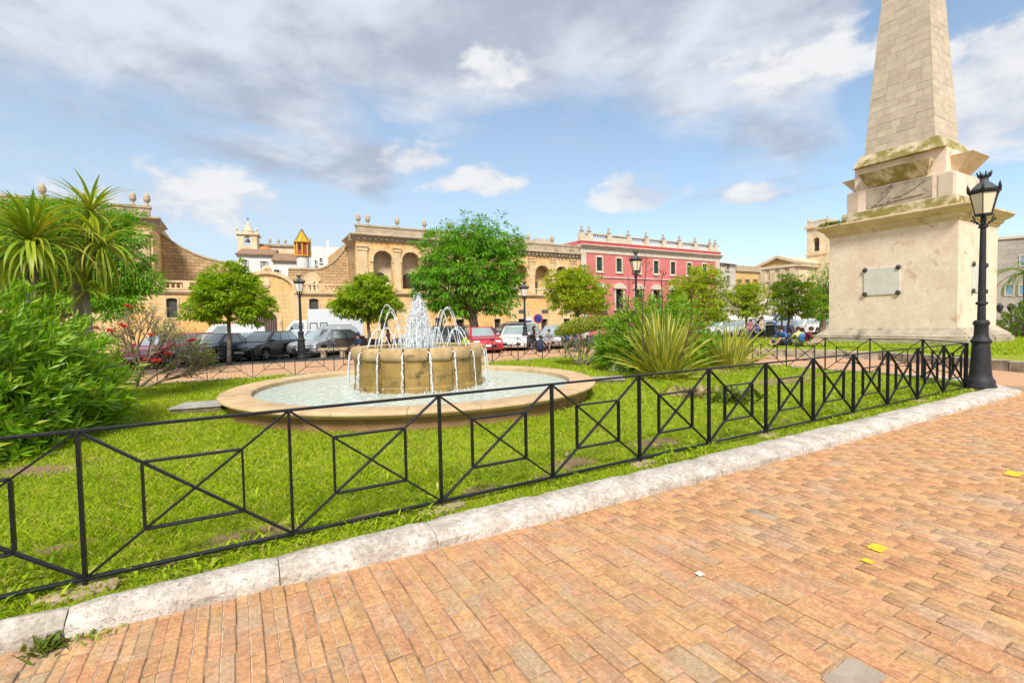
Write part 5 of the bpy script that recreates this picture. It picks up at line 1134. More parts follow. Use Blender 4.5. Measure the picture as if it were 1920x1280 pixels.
# curved screen walls rising to the wings, set back on the terrace
def curved_wall(label, x_hi, x_lo, x_end, zh, zl, y, ops=()):
    t = thing('screen_wall', label, 'wall', (*FO, 0), R(FD)); pts = []
    for i in range(15):
        f = i/14; pts.append((x_hi+(x_lo-x_hi)*f, zl+(zh-zl)*(1-f)**2.1))
    pts.append((x_end, zl-.05)); mb = MB(); cp = MB()
    for p, q in zip(pts[:-1], pts[1:]):
        a, b = sorted((p, q)); 
        for (c, e) in [(a, b)]:
            zb = 0
            for (oa, ob_, zt) in ops:
                if c[0] >= oa-.01 and e[0] <= ob_+.01: zb = zt
            mb.prism([(c[0], zb), (e[0], zb), (e[0], e[1]), (c[0], c[1])], 'y', y, y+.6)
        cp.prism([(a[0], a[1]), (b[0], b[1]), (b[0], b[1]+.16), (a[0], a[1]+.16)], 'y', y-.08, y+.7)
    mb.build('wall', 'rough_stone', t); cp.build('coping', 'parapet_stone', t); return t
curved_wall('curved rough stone screen wall beside the left palace wing', -14.9, -9.6, -9.2, 9.55, 7.35, 4.2)
cw = curved_wall('curved rough stone screen wall with small arch beside the loggia', .0, -3.2, -5.3, 9.5, 7.05, 4.2)
MB().box(-3.9, -2.75, 4.12, 4.198, 4.45, 6.0).build('arch_recess', 'loggia_cream', cw); arch_ring(-3.32, .575, 6.0, .2, 4.10, 4.19).build('arch_head', 'palace_trim', cw); hd_ = MB()
for i in range(12): t0, t1 = PI*i/12, PI*(i+1)/12; hd_.prism([(-3.32, 6.0), (-3.32-.57*math.cos(t0), 6+.57*math.sin(t0)), (-3.32-.57*math.cos(t1), 6+.57*math.sin(t1))], 'y', 4.125, 4.19)
hd_.build('arch_recess_head', 'loggia_cream', cw); MB().box(-3.6, -3.45, 4.09, 4.118, 4.7, 5.6).build('slit_window', 'dark_glass', cw); MB().box(-3.2, -3.05, 4.09, 4.118, 4.7, 5.9).build('slit_window', 'dark_glass', cw)
# --- loggia palace
lp = thing('loggia_palace', 'long ochre stone palace with arched loggias and urns on its parapet', 'building', (*FO, 0), R(FD))
S1 = 25.45; SM = 12.6
A1 = [(1.50, 3.28), (4.20, 5.95), (6.9, 8.65)]; A2 = [(16.2, 18.45), (19.15, 21.2), (21.95, 23.75)]
A2 = [(16.25, 18.2), (19.2, 21.15), (22.0, 23.6)]
gd = [(9.6, 10.5, -.1, 2.1, False), (14.0, 14.75, -.1, 2.1, False), (16.95, 17.8, -.1, 2.05, False), (19.9, 20.75, -.1, 2.0, False), (23.0, 23.9, -.1, 2.0, False), (2.0, 2.7, 1.2, 2.4, False), (4.7, 5.4, 1.2, 2.4, False), (7.4, 8.2, -.1, 2.3, False)]
wall(MB(), 0, S1, 0, 4.6, 0, .5, gd).build('lower_wall', 'palace_stone', lp)
ups = [(a, b, 5.1, 8.62, True) for a, b in A1]+[(10.6, 11.5, 5.6, 7.6, False), (13.2, 14.1, 5.6, 7.6, False)]+[(a, b, 4.75 if i < 3 else 5, 8.0, True) for i, (a, b) in enumerate(A2)]
wall(MB(), 0, S1, 4.6, 9.6, 0, .5, ups).build('upper_wall', 'palace_stone', lp)
for (a, b, z0, z1, _) in gd:
    if z0 < 0: MB().box(a, b, .3, .36, 0, z1).build('door', 'dark_wood', lp)
    else: MB().box(a, b, .3, .34, z0, z1).build('window_pane', 'dark_glass', lp)
    f = MB(); f.box(a-.16, a, -.05, .2, max(0, z0-.1), z1+.16); f.box(b, b+.16, -.05, .2, max(0, z0-.1), z1+.16); f.box(a, b, -.05, .2, z1, z1+.18); f.build('door_frame' if z0 < 0 else 'window_frame', 'palace_trim', lp)
for (a, b) in ((17.0, 17.85), (20.0, 20.85), (23.1, 23.9), (14.0, 14.8)): MB().box(a, b, -.03, .02, 2.66, 3.06).build('grille', 'shutter_grey', lp)
MB().box(0, SM, .5, 1.15, 4.55, 5.0).build('loggia_floor', 'palace_trim', lp); MB().box(SM, S1, .5, 1.15, 4.3, 4.7).build('loggia_floor', 'palace_trim', lp)
MB().box(.0, SM, 1.15, 3.3, 0, 9.6).build('loggia_back', 'loggia_cream', lp); MB().box(SM, S1, 1.15, 3.3, 0, 9.6).build('loggia_back', 'loggia_wall', lp)
MB().box(.0, S1, .5, 1.15, 9.3, 9.6).build('loggia_ceiling', 'dark_wood', lp); MB().box(0, .5, .5, 4.0, 0, 9.6).build('side_wall', 'rough_stone', lp); MB().box(.0, S1, 3.3, 16, 0, 9.9).build('rear_block', 'palace_stone', lp)
MB().box(9.0, 9.4, .5, 1.15, 5, 9.3).build('loggia_partition', 'loggia_cream', lp); MB().box(15.6, 15.9, .5, 1.15, 4.7, 9.3).build('loggia_partition', 'loggia_wall', lp)
for i, (a, b) in enumerate(A1+A2):
    c = (a+b)/2; r_ = (b-a)/2; zt = 8.62 if i < 3 else 8.0; y_ = -.1
    arch_ring(c, r_, zt-r_, .2, -.08, .1).build('arch_moulding', 'palace_trim', lp)
    MB().box(c-.14, c+.14, -.16, .0, zt-.05, zt+.36).build('keystone', 'palace_trim', lp)
    for x in (a-.30, b): MB().box(x, x+.30, -.1, .04, zt-r_-.2, zt-r_).build('impost', 'palace_trim', lp)
    if i < 3: w_ = .44; MB().box(c-w_, c+w_, 1.06, 1.148, 5.0, 6.25).build('inner_door', 'dark_wood', lp); arch_ring(c, .02, 6.25, w_-.02, 1.06, 1.148, 10).build('inner_fanlight', 'dark_wood', lp)
    else:
        MB().box(a+.15, a+.75, 1.06, 1.148, 4.75, 6.25).build('inner_window', 'dark_glass', lp); louvre(lp, a+.75, a+1.05, 4.75, 6.25, 1.06, 'shutter_grey', n=1)
        bl = thing('balcony_rail', None, None); bl.parent = lp; MB().box(a, b, .12, .34, 5.32, 5.44).build('rail', 'cream_trim', bl)
        for k in range(7): s = a+.14+k*(b-a-.28)/6; MB().lathe([(.07, 4.75), (.05, 4.81), (.09, 4.95), (.04, 5.15), (.07, 5.32)], 8, c=(s, .23)).build('baluster', 'cream_trim', bl, smooth=True)
def pil(x0, x1, z0, z1, cap=True):
    p = MB(); p.box(x0, x1, -.16, 0, z0, z1-.42); p.box(x0-.06, x1+.06, -.24, 0, z0, z0+.3)
    if cap: p.box(x0-.05, x1+.05, -.22, 0, z1-.42, z1-.34); p.box(x0-.02, x1+.02, -.2, 0, z1-.34, z1-.12); p.box(x0-.10, x1+.10, -.28, 0, z1-.12, z1)
    p.build('pilaster', 'palace_trim', lp)
for x0, x1 in ((.12, .95), (3.42, 4.05), (6.1, 6.75), (8.8, 9.6), (12.0, 12.8), (15.2, 16.0), (18.35, 19.05), (21.3, 21.85), (24.0, 24.8)): pil(x0, x1, 4.75, 8.95 if x0 < 12 else 8.75)
MB().prism([(.0, 4.4), (-.14, 4.48), (-.26, 4.6), (-.26, 4.72), (0, 4.75)], 'x', 0, S1).build('string_course', 'palace_trim', lp)
parapet_cornice(lp, 0, SM, 10.0, 10.88, side0=True); parapet_cornice(lp, SM, S1, 9.55, 10.46, out=.45)
urns(lp, [.3, 1.15, 3.9, 6.6, 9.3, 12.0], 10.88, .2, URN, 'parapet_stone'); urns(lp, [15.4, 18.5, 21.7], 10.46, .2, URN, 'parapet_stone')
MB().prism([(16.0, 10.46), (18.6, 10.46), (18.2, 10.7), (17.3, 10.95), (16.4, 10.75)], 'y', .0, .45).build('scroll_gable', 'parapet_stone', lp)
MB().box(22.6, 25.4, 5.0, 8.0, 9.9, 12.0).build('roof_room', 'grey_render', lp)
# --- pink building
pk = thing('pink_building', 'pink rendered building with cream trim and balustraded parapet', 'building', (*FO, 0), R(FD))
P0, P1 = 25.55, 50.7; bays = [28.45, 31.58, 34.8, 37.95, 41.1, 44.25, 47.4]
ops = [(c-.42, c+.42, 7.72, 9.32, False) for c in bays]; wall(MB(), P0, P1, 7.0, 9.78, .06, .5, ops).build('upper_wall', 'pink_wall', pk)
ops = [(c-.62, c+.62, 3.1, 5.55, False) for c in bays]; wall(MB(), P0, P1, 0, 6.88, .06, .5, ops).build('lower_wall', 'pink_wall', pk)
MB().box(P0, P1, .5, 16, 0, 11.2).build('rear_block', 'pink_wall', pk)
MB().box(P0-.02, P1+.03, -.06, .5, 6.88, 7.0).build('string_course', 'cream_trim', pk); MB().box(P0, P1+.02, -.02, .5, 9.78, 10.25).build('frieze', 'cream_trim', pk)
MB().prism([(-.02, 10.25), (-.14, 10.32), (-.18, 10.48), (-.42, 10.62), (-.42, 10.74), (.5, 10.78), (.5, 10.25)], 'x', P0-.1, P1+.2).build('cornice', 'cream_trim', pk)
MB().box(P0, P1, -.12, .5, 10.78, 11.12).build('red_band', 'pink_stripe', pk); MB().box(P0, P1+.03, -.16, .5, 11.12, 11.26).build('parapet_base', 'cream_trim', pk)
for x0, x1 in ((P0+.02, P0+.85), (P1-1.0, P1-.15)): MB().box(x0, x1, -.06, .3, 0, 9.77).build('corner_pilaster', 'cream_trim', pk)
for c in bays: window(pk, c-.42, c+.42, 7.72, 9.32, .06, fw=.17)
for c in bays:
    w_ = thing('french_window', None, None); w_.parent = pk
    MB().box(c-.30, c+.30, .35, .4, 3.1, 5.55).build('pane', 'dark_glass', w_)
    for x in (c-.62, c+.30): louvre(w_, x, x+.32, 3.1, 5.55, .12, 'shutter_green', n=1)
    f = MB(); f.box(c-.82, c-.62, -.04, .1, 3.1, 5.6); f.box(c+.62, c+.82, -.04, .1, 3.1, 5.6); f.build('frame', 'cream_trim', w_)
    hd = [(c-.98+1.96*i/10, 5.86+.46*math.sin(PI*i/10)) for i in range(11)]+[(c+.98, 5.6), (c-.98, 5.6)]; MB().prism(hd, 'y', -.18, .1).build('hood', 'cream_trim', w_); MB().box(c-1.0, c+1.0, -.5, .05, 2.9, 3.08).build('balcony_slab', 'cream_trim', w_)
    br = MB()
    for k in range(13): br.box(c-.95+k*.158-.01, c-.95+k*.158+.01, -.48, -.46, 3.08, 4.0)
    br.box(c-.98, c+.98, -.50, -.45, 4.0, 4.05); br.build('balcony_railing', 'iron', w_)
fs = [25.9, 27.0, 30.05, 33.2, 36.3, 39.4, 42.45, 45.55, 48.65, 49.8]
for i, s in enumerate(fs): MB().box(s-.36, s+.36, -.12, .45, 11.26, 11.98).build('parapet_pedestal', 'cream_trim', pk)
urns(pk, fs, 11.98, .16, URN2, 'parapet_stone', 1.05, 'finial'); MB().box(P0, P1, -.14, .46, 11.982, 12.1).build('parapet_rail', 'cream_trim', pk)
for i, (a, b) in enumerate(zip(fs[:-1], fs[1:])):
    a, b = a+.36, b-.36
    if i % 2 == 0 or i in (3,): MB().box(a, b, .0, .35, 11.26, 11.98).build('parapet_panel', 'cream_trim', pk) if i in (0, 2, 8) else None
    n = int((b-a)/.24); me = None
    if i in (0, 2, 8): continue
    for k in range(n):
        if me is None: o = MB().lathe([(.07, 0), (.05, .1), (.09, .3), (.05, .55), (.07, .72)], 8).build('baluster', 'white_wall', pk, smooth=True); me = o.data
        else: o = ob('baluster', me, None, pk)
        o.location = (a+(k+.5)*(b-a)/n, .16, 11.26)
# --- houses right of the pink building, placed on their own depth along the same street line
def block(name, label, px0, px1, pyt, Y, h_ref, m, dep=10, cat='building', deg=FD):
    p = at(px0, pyt, Y); pl = Plane((p.x, p.y), deg); s1 = pl.x(px1); t = thing(name, label, cat, (p.x, p.y, 0), R(deg)); MB().box(0, s1, 0, dep, 0, p.z).build('wall', m, t); return t, s1, p.z, pl
t, s1, zt, pl = block('white_house', 'narrow pale grey house right of the pink building', 1351, 1379, 494, 71, 0, 'grey_render', 12)
MB().prism([(-.4, zt-.02), (-.1, zt+.02), (5.5, zt+1.3), (11, zt+.02), (12.4, zt-.02)], 'x', -.2, s1+.3).build('roof', 'roof_tile', t)
for y0, y1 in ((495, 506), (517, 531)): a, b = pl.x(1361), pl.x(1367); z0, z1 = pl.z(1364, y1), pl.z(1364, y0); w_ = window(t, a, b, z0, z1, -.11, 'grey_render', fw=.1)
t, s1, zt, pl = block('ochre_house', 'low ochre building left of the church', 1379, 1424, 508, 78, 0, 'ochre_wall', 10)
MB().box(-.1, s1+.1, -.3, 10.2, zt, zt+.9).build('parapet', 'parapet_stone', t)
for a in (1381, 1396, 1411): x0, x1 = pl.x(a), pl.x(a+8); z0, z1 = pl.z(a, 532), pl.z(a, 524); window(t, x0, x1, z0, z1, -.11, 'ochre_wall', 'dark_wood', fw=.1)
# --- church
def church():
    Y = 92; p = at(1421, 507, Y); deg = -58; pl = Plane((p.x, p.y), deg); t = thing('church', 'pale stone church with classical pediment and square bell tower', 'church', (p.x, p.y, 0), R(deg)); zt = p.z; s1 = pl.x(1498)
    ap = pl.z(1456, 483); MB().box(0, s1, 0, 24, 0, zt).build('nave', 'church_stone', t); MB().prism([(-.3, zt+.5), (s1+.3, zt+.5), (s1/2, ap)], 'y', .12, 24).build('gable', 'ochre_wall', t)
    MB().prism([(-.5, zt), (s1+.5, zt), (s1+.5, zt+.5), (-.5, zt+.5)], 'y', -.35, 24.2).build('cornice', 'church_stone', t)
    for a, b in (((-.6, zt+.45), (s1/2, ap)), ((s1+.6, zt+.45), (s1/2, ap))): MB().bar((a[0], 12, a[1]), (b[0], 12, b[1]+.1), 24.8, .5).build('raking_cornice', 'church_stone', t)
    w0 = pl.z(1450, 524); MB().box(.4, s1-.4, -.14, 0, w0-.4, w0).build('string_course', 'church_stone', t)
    for k in range(4): x = .6+k*(s1-2.2)/3; MB().box(x, x+1.0, -.2, 0, 0, zt-.05).build('pilaster', 'church_stone', t)
    # side hall to the right
    s2 = pl.x(1562, 6); z2 = pl.z(1520, 497, 6); MB().box(s1-.5, s2+6, 6, 24, 0, z2).build('side_hall', 'church_stone', t); MB().prism([(s1-.5, z2), (s2+6, z2), (s2+6, z2+.4), (s1+2, z2+2.0)], 'y', 6.4, 24).build('side_roof', 'church_stone', t)
    # bell tower
    tw = thing('bell_tower', None, None); tw.parent = t; a, b = pl.x(1512, 9), pl.x(1552, 9); zb, zp = pl.z(1512, 492, 9), pl.z(1512, 430, 9); w = b-a; c = (a+b)/2; oa, oc = pl.x(1524, 9), pl.x(1535.5, 9); z0, z1 = pl.z(1530, 471, 9), pl.z(1530, 445, 9)
    MB().box(a, b, 9, 9+w, zb-8, z0-.7).build('lower_stage', 'church_stone', tw); MB().box(a-.25, b+.25, 8.75, 9.25+w, z0-.7, z0-.3).build('cornice', 'church_stone', tw)
    wall(MB(), a, b, z0-.3, zp, 9, 9.7, [(oa, oc, z0, z1, True)]).build('belfry_wall', 'church_stone', tw); mb = MB(); wall(mb, 9.7, 9+w, z0-.3, zp, b-.7, b, [(9+w*.38, 9+w*.68, z0, z1, True)])
    mb.v = [(y, x, z) for x, y, z in mb.v]; mb.f = [f[::-1] for f in mb.f]; mb.build('belfry_wall', 'church_stone', tw); MB().box(a, a+.7, 9.7, 9+w, z0-.3, zp).build('belfry_wall', 'church_stone', tw); MB().box(a+.7, b-.7, 8.3+w, 9+w, z0-.3, zp).build('belfry_wall', 'church_stone', tw)
    MB().box(a-.35, b+.35, 8.65, 9.35+w, zp, zp+.5).build('top_cornice', 'church_stone', tw); MB().box(a+.2, b-.2, 9.2, 8.8+w, zp+.5, zp+.62).build('tower_roof', 'church_stone', tw)
    for (x0, x1, y0, y1) in ((a, b, 9, 9.3), (b-.3, b, 9.3, 9+w)): MB().box(x0, x1, y0, y1, zp+1.15, zp+1.4).build('rail', 'church_stone', tw)
    for k in range(9):
        for q in ((a+.3+k*(w-.6)/8, 9.15), (b-.15, 9.3+k*(w-.6)/8)): MB().box(q[0]-.13, q[0]+.13, q[1]-.1, q[1]+.1, zp+.5, zp+1.15).build('baluster', 'church_stone', tw)
    urns(tw, [a+.2, b-.2], zp+1.4, 9.15, URN2, 'church_stone', .8, 'finial'); xb = (oa+oc)/2
    MB().lathe([(.1, .95), (.25, .9), (.36, .6), (.42, .3), (.6, .05), (.62, 0), (.5, .02)], 14).build('bell', 'bronze_dark', tw, smooth=True).location = (xb, 9.9, z0+.55); MB().bar((oa-.1, 9.9, z0+1.55), (oc+.1, 9.9, z0+1.55), .18).build('bell_yoke', 'dark_wood', tw)
church()
# --- rooftops behind the portal
def rear_house(label, px0, px1, pyt, Y, m, name='white_house', dep=8, deg=20, tiles=False, wins=(), slope=0):
    p = at(px0, pyt, Y); pl = Plane((p.x, p.y), deg); s1 = pl.x(px1); t = thing(name, label, 'building', (p.x, p.y, 0), R(deg)); MB().box(0, s1, 0, dep, 0, p.z).build('wall', m, t)
    if tiles: MB().prism([(-.35, p.z-.05), (-.35, p.z+.1), (dep*.6, p.z+1.5), (dep, p.z+.1), (dep, p.z-.05)], 'x', -.15, s1+.15).build('roof', 'roof_tile', t)
    for (a, b, y0, y1) in wins: window(t, pl.x(a), pl.x(b), pl.z(a, y1), pl.z(a, y0), -.11, m, 'shutter_grey', fw=.08)
    return t, s1, p.z, pl
rear_house('white house with tiled roof edge behind the portal pediment', 444, 515, 477, 64, 'white_wall', tiles=True, wins=((491.5, 504, 490, 506), (457, 467, 487, 497)))
rear_house('lower white house with small window left of the yellow turret', 512, 566, 489, 62, 'white_wall', tiles=True, wins=((547, 553, 512, 518), (516, 526, 506, 514)), dep=6)
t, s1, zt, pl = rear_house('white terrace house between yellow turret and loggia palace', 583, 662, 462, 66, 'white_wall', wins=((622.5, 635, 478, 490), (602, 606, 484, 492), (593, 596, 488, 497)))
MB().box(pl.x(616), pl.x(620), .4, 1.2, zt, zt+1.0).build('chimney', 'white_wall', t)
t, s1, zt, pl = rear_house('ochre stone church body behind the white houses', 486, 560, 461, 84, 'church_stone', 'church_hall', 14, 20)
MB().box(-.2, s1+.2, -.3, 14, zt, zt+.35).build('cornice', 'parapet_stone', t); urns(t, [pl.x(x) for x in (510, 526, 539)], zt+.35, .2, URN, 'parapet_stone', 1.1)
dm = thing('orange_dome', 'small orange dome above the tiled roof edge', 'dome'); q = at(497, 470, 78); dm.location = (q.x, q.y, 0); MB().lathe([(1.0, 0), (1.0, q.z-.3)], 16).build('drum', 'church_stone', dm); MB().lathe([(1.15, q.z-.3), (1.1, q.z+.05), (.8, q.z+.45), (.3, q.z+.68), (0, q.z+.72)], 18).build('dome', 'orange_dome', dm, smooth=True)
def old_tower():
    q = at(466, 443, 82); t = thing('church_tower', 'distant stone church tower with pointed spire on the left', 'tower', (q.x, q.y, 0), R(20)); z = q.z; h = 1.45; z0 = at(466, 467, 82).z
    MB().box(-h, h, -h, h, 0, z0+.2).build('shaft', 'church_stone', t); wall(MB(), -h, h, z0+.2, z, -h, -h+.4, [(-.5, .5, z0+.4, z0+2.0, True)]).build('belfry_wall', 'church_stone', t); MB().box(-h, -h+.4, -h+.4, h, z0+.2, z).build('belfry_wall', 'church_stone', t); MB().box(h-.4, h, -h+.4, h, z0+.2, z).build('belfry_wall', 'church_stone', t)
    MB().box(-h-.25, h+.25, -h-.25, h+.25, z, z+.35).build('cornice', 'church_stone', t); MB().lathe([(.95, z+.35), (.95, z+.75), (1.05, z+.8), (.7, z+.9)], 8).build('lantern', 'church_stone', t); MB().lathe([(.7, z+.9), (.4, z+1.7), (.06, z+2.5)], 8).build('spire', 'church_stone', t)
    c = MB(); c.bar((0, 0, z+2.4), (0, 0, z+3.2), .06); c.bar((-.2, 0, z+2.95), (.2, 0, z+2.95), .06); c.build('cross', 'iron', t); urns(t, [-h, h], z+.35, -h, URN, 'church_stone', .9, 'finial')
    MB().lathe([(.1, .6), (.3, .4), (.42, 0)], 10).build('bell', 'bronze_dark', t).location = (0, -h+.5, z0+1.0)
old_tower()
def turret():
    q = at(567.5, 481, 60); t = thing('lantern_turret', 'yellow and red octagonal turret with pointed yellow roof', 'turret', (q.x, q.y, 0)); zb = q.z; z1, z2 = at(567, 456, 60).z, at(567, 430, 60).z
    MB().lathe([(.72, 0), (.72, zb-.1)], 16).build('drum', 'white_wall', t, smooth=True); MB().lathe([(.75, zb-.1), (.95, zb), (.95, zb+.12), (.86, zb+.14)], 8, PI/8, 2*PI+PI/8).build('lower_cornice', 'yellow_tile', t)
    for k in range(8):
        a0, a1 = PI/8+PI/4*k, PI/8+PI/4*(k+1); r_ = .82; P = [Vector((r_*math.cos(a), r_*math.sin(a))) for a in (a0, a1)]; 
        MB().add([(*P[0], zb+.1), (*P[1], zb+.1), (*P[1], z1), (*P[0], z1)], [(0, 1, 2, 3)]).build('panel', 'red_panel', t); MB().bar((*P[0]*1.02, zb+.1), (*P[0]*1.02, z1), .14).build('corner_post', 'yellow_tile', t)
        m_ = (P[0]+P[1])*.51; a = (a0+a1)/2
        if k % 2 == 1: d_ = Vector((-math.sin(a), math.cos(a)))*.16; MB().add([(*(m_-d_), zb+.75), (*(m_+d_), zb+.75), (*(m_+d_), z1-.25), (*(m_-d_), z1-.25)], [(0, 1, 2, 3)]).build('opening', 'dark_glass', t)
    MB().lathe([(.86, z1-.02), (1.05, z1+.02), (1.05, z1+.14), (.9, z1+.18)], 8, PI/8, 2*PI+PI/8).build('upper_cornice', 'yellow_tile', t); MB().lathe([(.92, z1+.15), (.5, z1+(z2-z1)*.5), (.04, z2)], 8, PI/8, 2*PI+PI/8).build('roof', 'yellow_tile', t)
    rb = MB()
    for k in range(8): a = PI/8+PI/4*k; rb.tube([(.93*math.cos(a), .93*math.sin(a), z1+.17), (.51*math.cos(a), .51*math.sin(a), z1+(z2-z1)*.5+.01), (.05*math.cos(a), .05*math.sin(a), z2)], .03, 5)
    rb.build('roof_ribs', 'dark_wood', t); MB().box(.55, .8, .5, .75, zb, z2-1.0).build('chimney', 'church_stone', t)
turret()
# --- grey building far right
t, s1, zt, pl = block('stone_office', 'grey stone building with blue-tinted windows at the right edge', 1868, 2080, 450, 45, 0, 'grey_stone', 10, deg=-32)
for (x0, x1, y0, y1) in ((1911, 1955, 480, 498), (1911, 1955, 535, 553), (1980, 2030, 480, 498), (1885, 1898, 535, 553)):
    a, b = pl.x(x0), pl.x(x1); z0, z1 = pl.z(x0, y1), pl.z(x0, y0); w_ = thing('window', None, None); w_.parent = t; MB().box(a, b, -.03, .0, z0, z1).build('pane', 'blue_glass', w_); f = MB(); f.box(a-.1, a, -.08, 0, z0-.1, z1+.1); f.box(b, b+.1, -.08, 0, z0-.1, z1+.1); f.box(a, b, -.08, 0, z1, z1+.1); f.box(a, b, -.08, 0, z0-.1, z0); f.build('frame', 'grey_render', w_)
MB().box(-.1, s1, -.15, 10, zt, zt+.25).build('coping', 'grey_render', t); a, b = pl.x(1903), pl.x(1912); MB().box(a, b, -.04, 0, 0, pl.z(1905, 577)).build('door', 'dark_wood', t)
cl = at(1896, 600, 34); t = thing('cluster_lamp', 'branched lamp with several lanterns above the hedge at right edge', 'lamp', (cl.x, cl.y, -.02)); zt = at(1896, 578, 34).z; MB().tube([(0, 0, 0), (0, 0, zt)], .06, 8).build('pole', 'lamp_iron', t)
for dx in (-.85, -.05, .75): MB().tube([(0, 0, zt-.4), (dx*.5, 0, zt-.45), (dx, 0, zt-.25)], .03, 6).build('arm', 'lamp_iron', t); MB().lathe([(.08, zt-.25), (.16, zt-.05), (.2, zt+.15), (.22, zt+.18), (.1, zt+.32), (.02, zt+.4)], 8, c=(dx, 0)).build('lantern', 'lamp_iron', t)
# --- distant row of houses that closes the square on the right, behind trees and cafe awnings
t, s1, zt, pl = block('row_house', 'low cream row building behind the cafe awnings', 1424, 1640, 560, 66, 0, 'cream_trim', 8, deg=12)
for k in range(9): a = 1430+k*15; window(t, pl.x(a), pl.x(a+7), .2, 2.4, -.11, 'cream_trim', 'dark_wood', fw=.1)
r = random.Random(6)
for i, px in enumerate((1378, 1402, 1432, 1452, 1478, 1500)):
    q = at(px, 600, 54+r.uniform(-2, 2)); z = at(px, 592, q.y).z; u_ = thing('cafe_umbrella', 'cream cafe umbrella behind the cars, %s from the left' % 'first second third fourth fifth sixth'.split()[i], 'umbrella', (q.x, q.y, -.02), r.uniform(0, 1), 'cafe umbrellas')
    MB().tube([(0, 0, 0), (0, 0, z)], .03, 6).build('pole', 'dark_wood', u_); MB().lathe([(1.55, z-.45), (1.55, z-.28), (.05, z+.12)], 4).build('canopy', 'awning', u_); MB().lathe([(.25, 0), (.25, .08), (.05, .1)], 10).build('base', 'concrete', u_)
# --- traffic signs
q = gp(1010, 652, 0); t = thing('round_sign', 'round blue no-parking sign with red border on a post', 'sign', (q.x, q.y, -.01), R(-2)); z = at(1010, 597, q.y).z
MB().tube([(0, 0, 0), (0, 0, z+.3)], .03, 8).build('post', 'cover_metal', t); o = MB().lathe([(.0, -.02), (.30, -.02), (.30, .0), (0, 0)], 28).build('disc', 'sign_red', t); o.rotation_euler = (R(90), 0, 0); o.location = (0, -.05, z)
o = MB().lathe([(0, .0), (.245, .0), (.245, .004), (0, .004)], 28).build('disc_face', 'sign_blue', t); o.rotation_euler = (R(90), 0, 0); o.location = (0, -.051, z)
o = MB().bar((-.18, -.06, z+.18), (.18, -.06, z-.18), .004, .06, (0, 1, 0)).build('slash', 'sign_red', t)
q = at(991, 600, 31); t = thing('info_sign', 'pale rectangular sign beside the lamp in front of the palace', 'sign', (q.x, q.y, -.02)); MB().tube([(0, 0, 0), (0, 0, 2.4)], .03, 8).build('post', 'cover_metal', t); z0, z1 = at(991, 606, 31).z, at(991, 593, 31).z; MB().box(-.24, .24, -.06, -.03, z0, z1).build('panel', 'white_paint', t); MB().box(-.2, .2, -.065, -.0605, z0+.08, z0+.2).build('printed_strip', 'sign_blue', t)
q = gp(622, 670, 0); t = thing('stone_bench', 'pale stone bench on the paving beside the fountain rim', 'bench', (q.x, q.y+.3, -.01), R(5)); MB().box(-.75, .75, -.22, .22, .36, .5).build('seat', 'pad_stone', t, bevel=.02)
for x in (-.5, .5): MB().box(x-.12, x+.12, -.18, .18, 0, .36).build('leg', 'pad_stone', t)
# ---------------------------------------------------------------- vehicles
def paint(n, c, metal=.0): return mat(n, c, tuple(x*.9 for x in c), rough=.32, scale=.8, spec=.5, coat=.8, metal=metal)
paint('car_black', (.018, .018, .021)); paint('car_navy', (.02, .035, .065)); paint('car_white', (.76, .76, .75)); paint('car_silver', (.46, .47, .49), .35); paint('car_grey', (.16, .18, .21), .3); paint('car_red', (.52, .02, .045)); paint('car_magenta', (.56, .035, .13)); paint('car_blue', (.03, .07, .20)); paint('car_brown', (.09, .065, .055))
mat('tyre', (.018, .018, .018), None, rough=.9); mat('rim_metal', (.38, .38, .39), None, rough=.35, metal=.8, spec=.5); mat('car_trim', (.02, .02, .021), None, rough=.7); mat('head_lamp', (.72, .74, .76), None, rough=.1, spec=.8); mat('tail_lamp', (.45, .012, .015), None, rough=.2, spec=.6); mat('number_plate', (.75, .75, .72), None, rough=.5)
mat('car_glass', (.27, .33, .35), (.34, .40, .42), rough=.05, scale=1, spec=.9); mat('box_panel', (.66, .68, .71), (.60, .62, .65), rough=.5, scale=.6)  # car_glass: reflected sky is painted in as a pale grey-blue base colour
WHEEL = None
def add_wheels(t, xs, w, r):
    global WHEEL
    for x in xs:
        for s in (-1, 1):
            if WHEEL is None:
                a = MB(); 
                for (rr, y) in (): pass
                prof = [(.62, -.5), (.9, -.5), (.98, -.38), (1.0, -.2), (1.0, .2), (.98, .38), (.9, .5), (.62, .5), (.62, -.5)]
                def ring(prof, n=20):
                    m_ = MB().lathe(prof, n); m_.v = [(x_, z_, y_) for x_, y_, z_ in m_.v]; return m_
                t0 = ring(prof).build('wheel', 'tyre', t, smooth='auto'); rm = ring([(.0, .30), (.16, .34), (.2, .28), (.55, .30), (.63, .42), (.66, .42), (.63, .1), (.0, .05)]); rm0 = rm.build('rim', 'rim_metal', t0)
                hb = MB()
                for k in range(5): q = 2*PI*k/5; hb.bar((.15*math.cos(q), .36, .15*math.sin(q)), (.6*math.cos(q), .40, .6*math.sin(q)), .1, .06, (0, 1, 0))
                hb0 = hb.build('hub_spokes', 'rim_metal', t0); WHEEL = (t0, rm0.data, hb0.data); o = t0
            else:
                o = ob('wheel', WHEEL[0].data, None, t); ob('rim', WHEEL[1], None, o); ob('hub_spokes', WHEEL[2], None, o)
            o.location = (x, s*(w/2-.10), r-.005); o.scale = (r, .21*s, r)
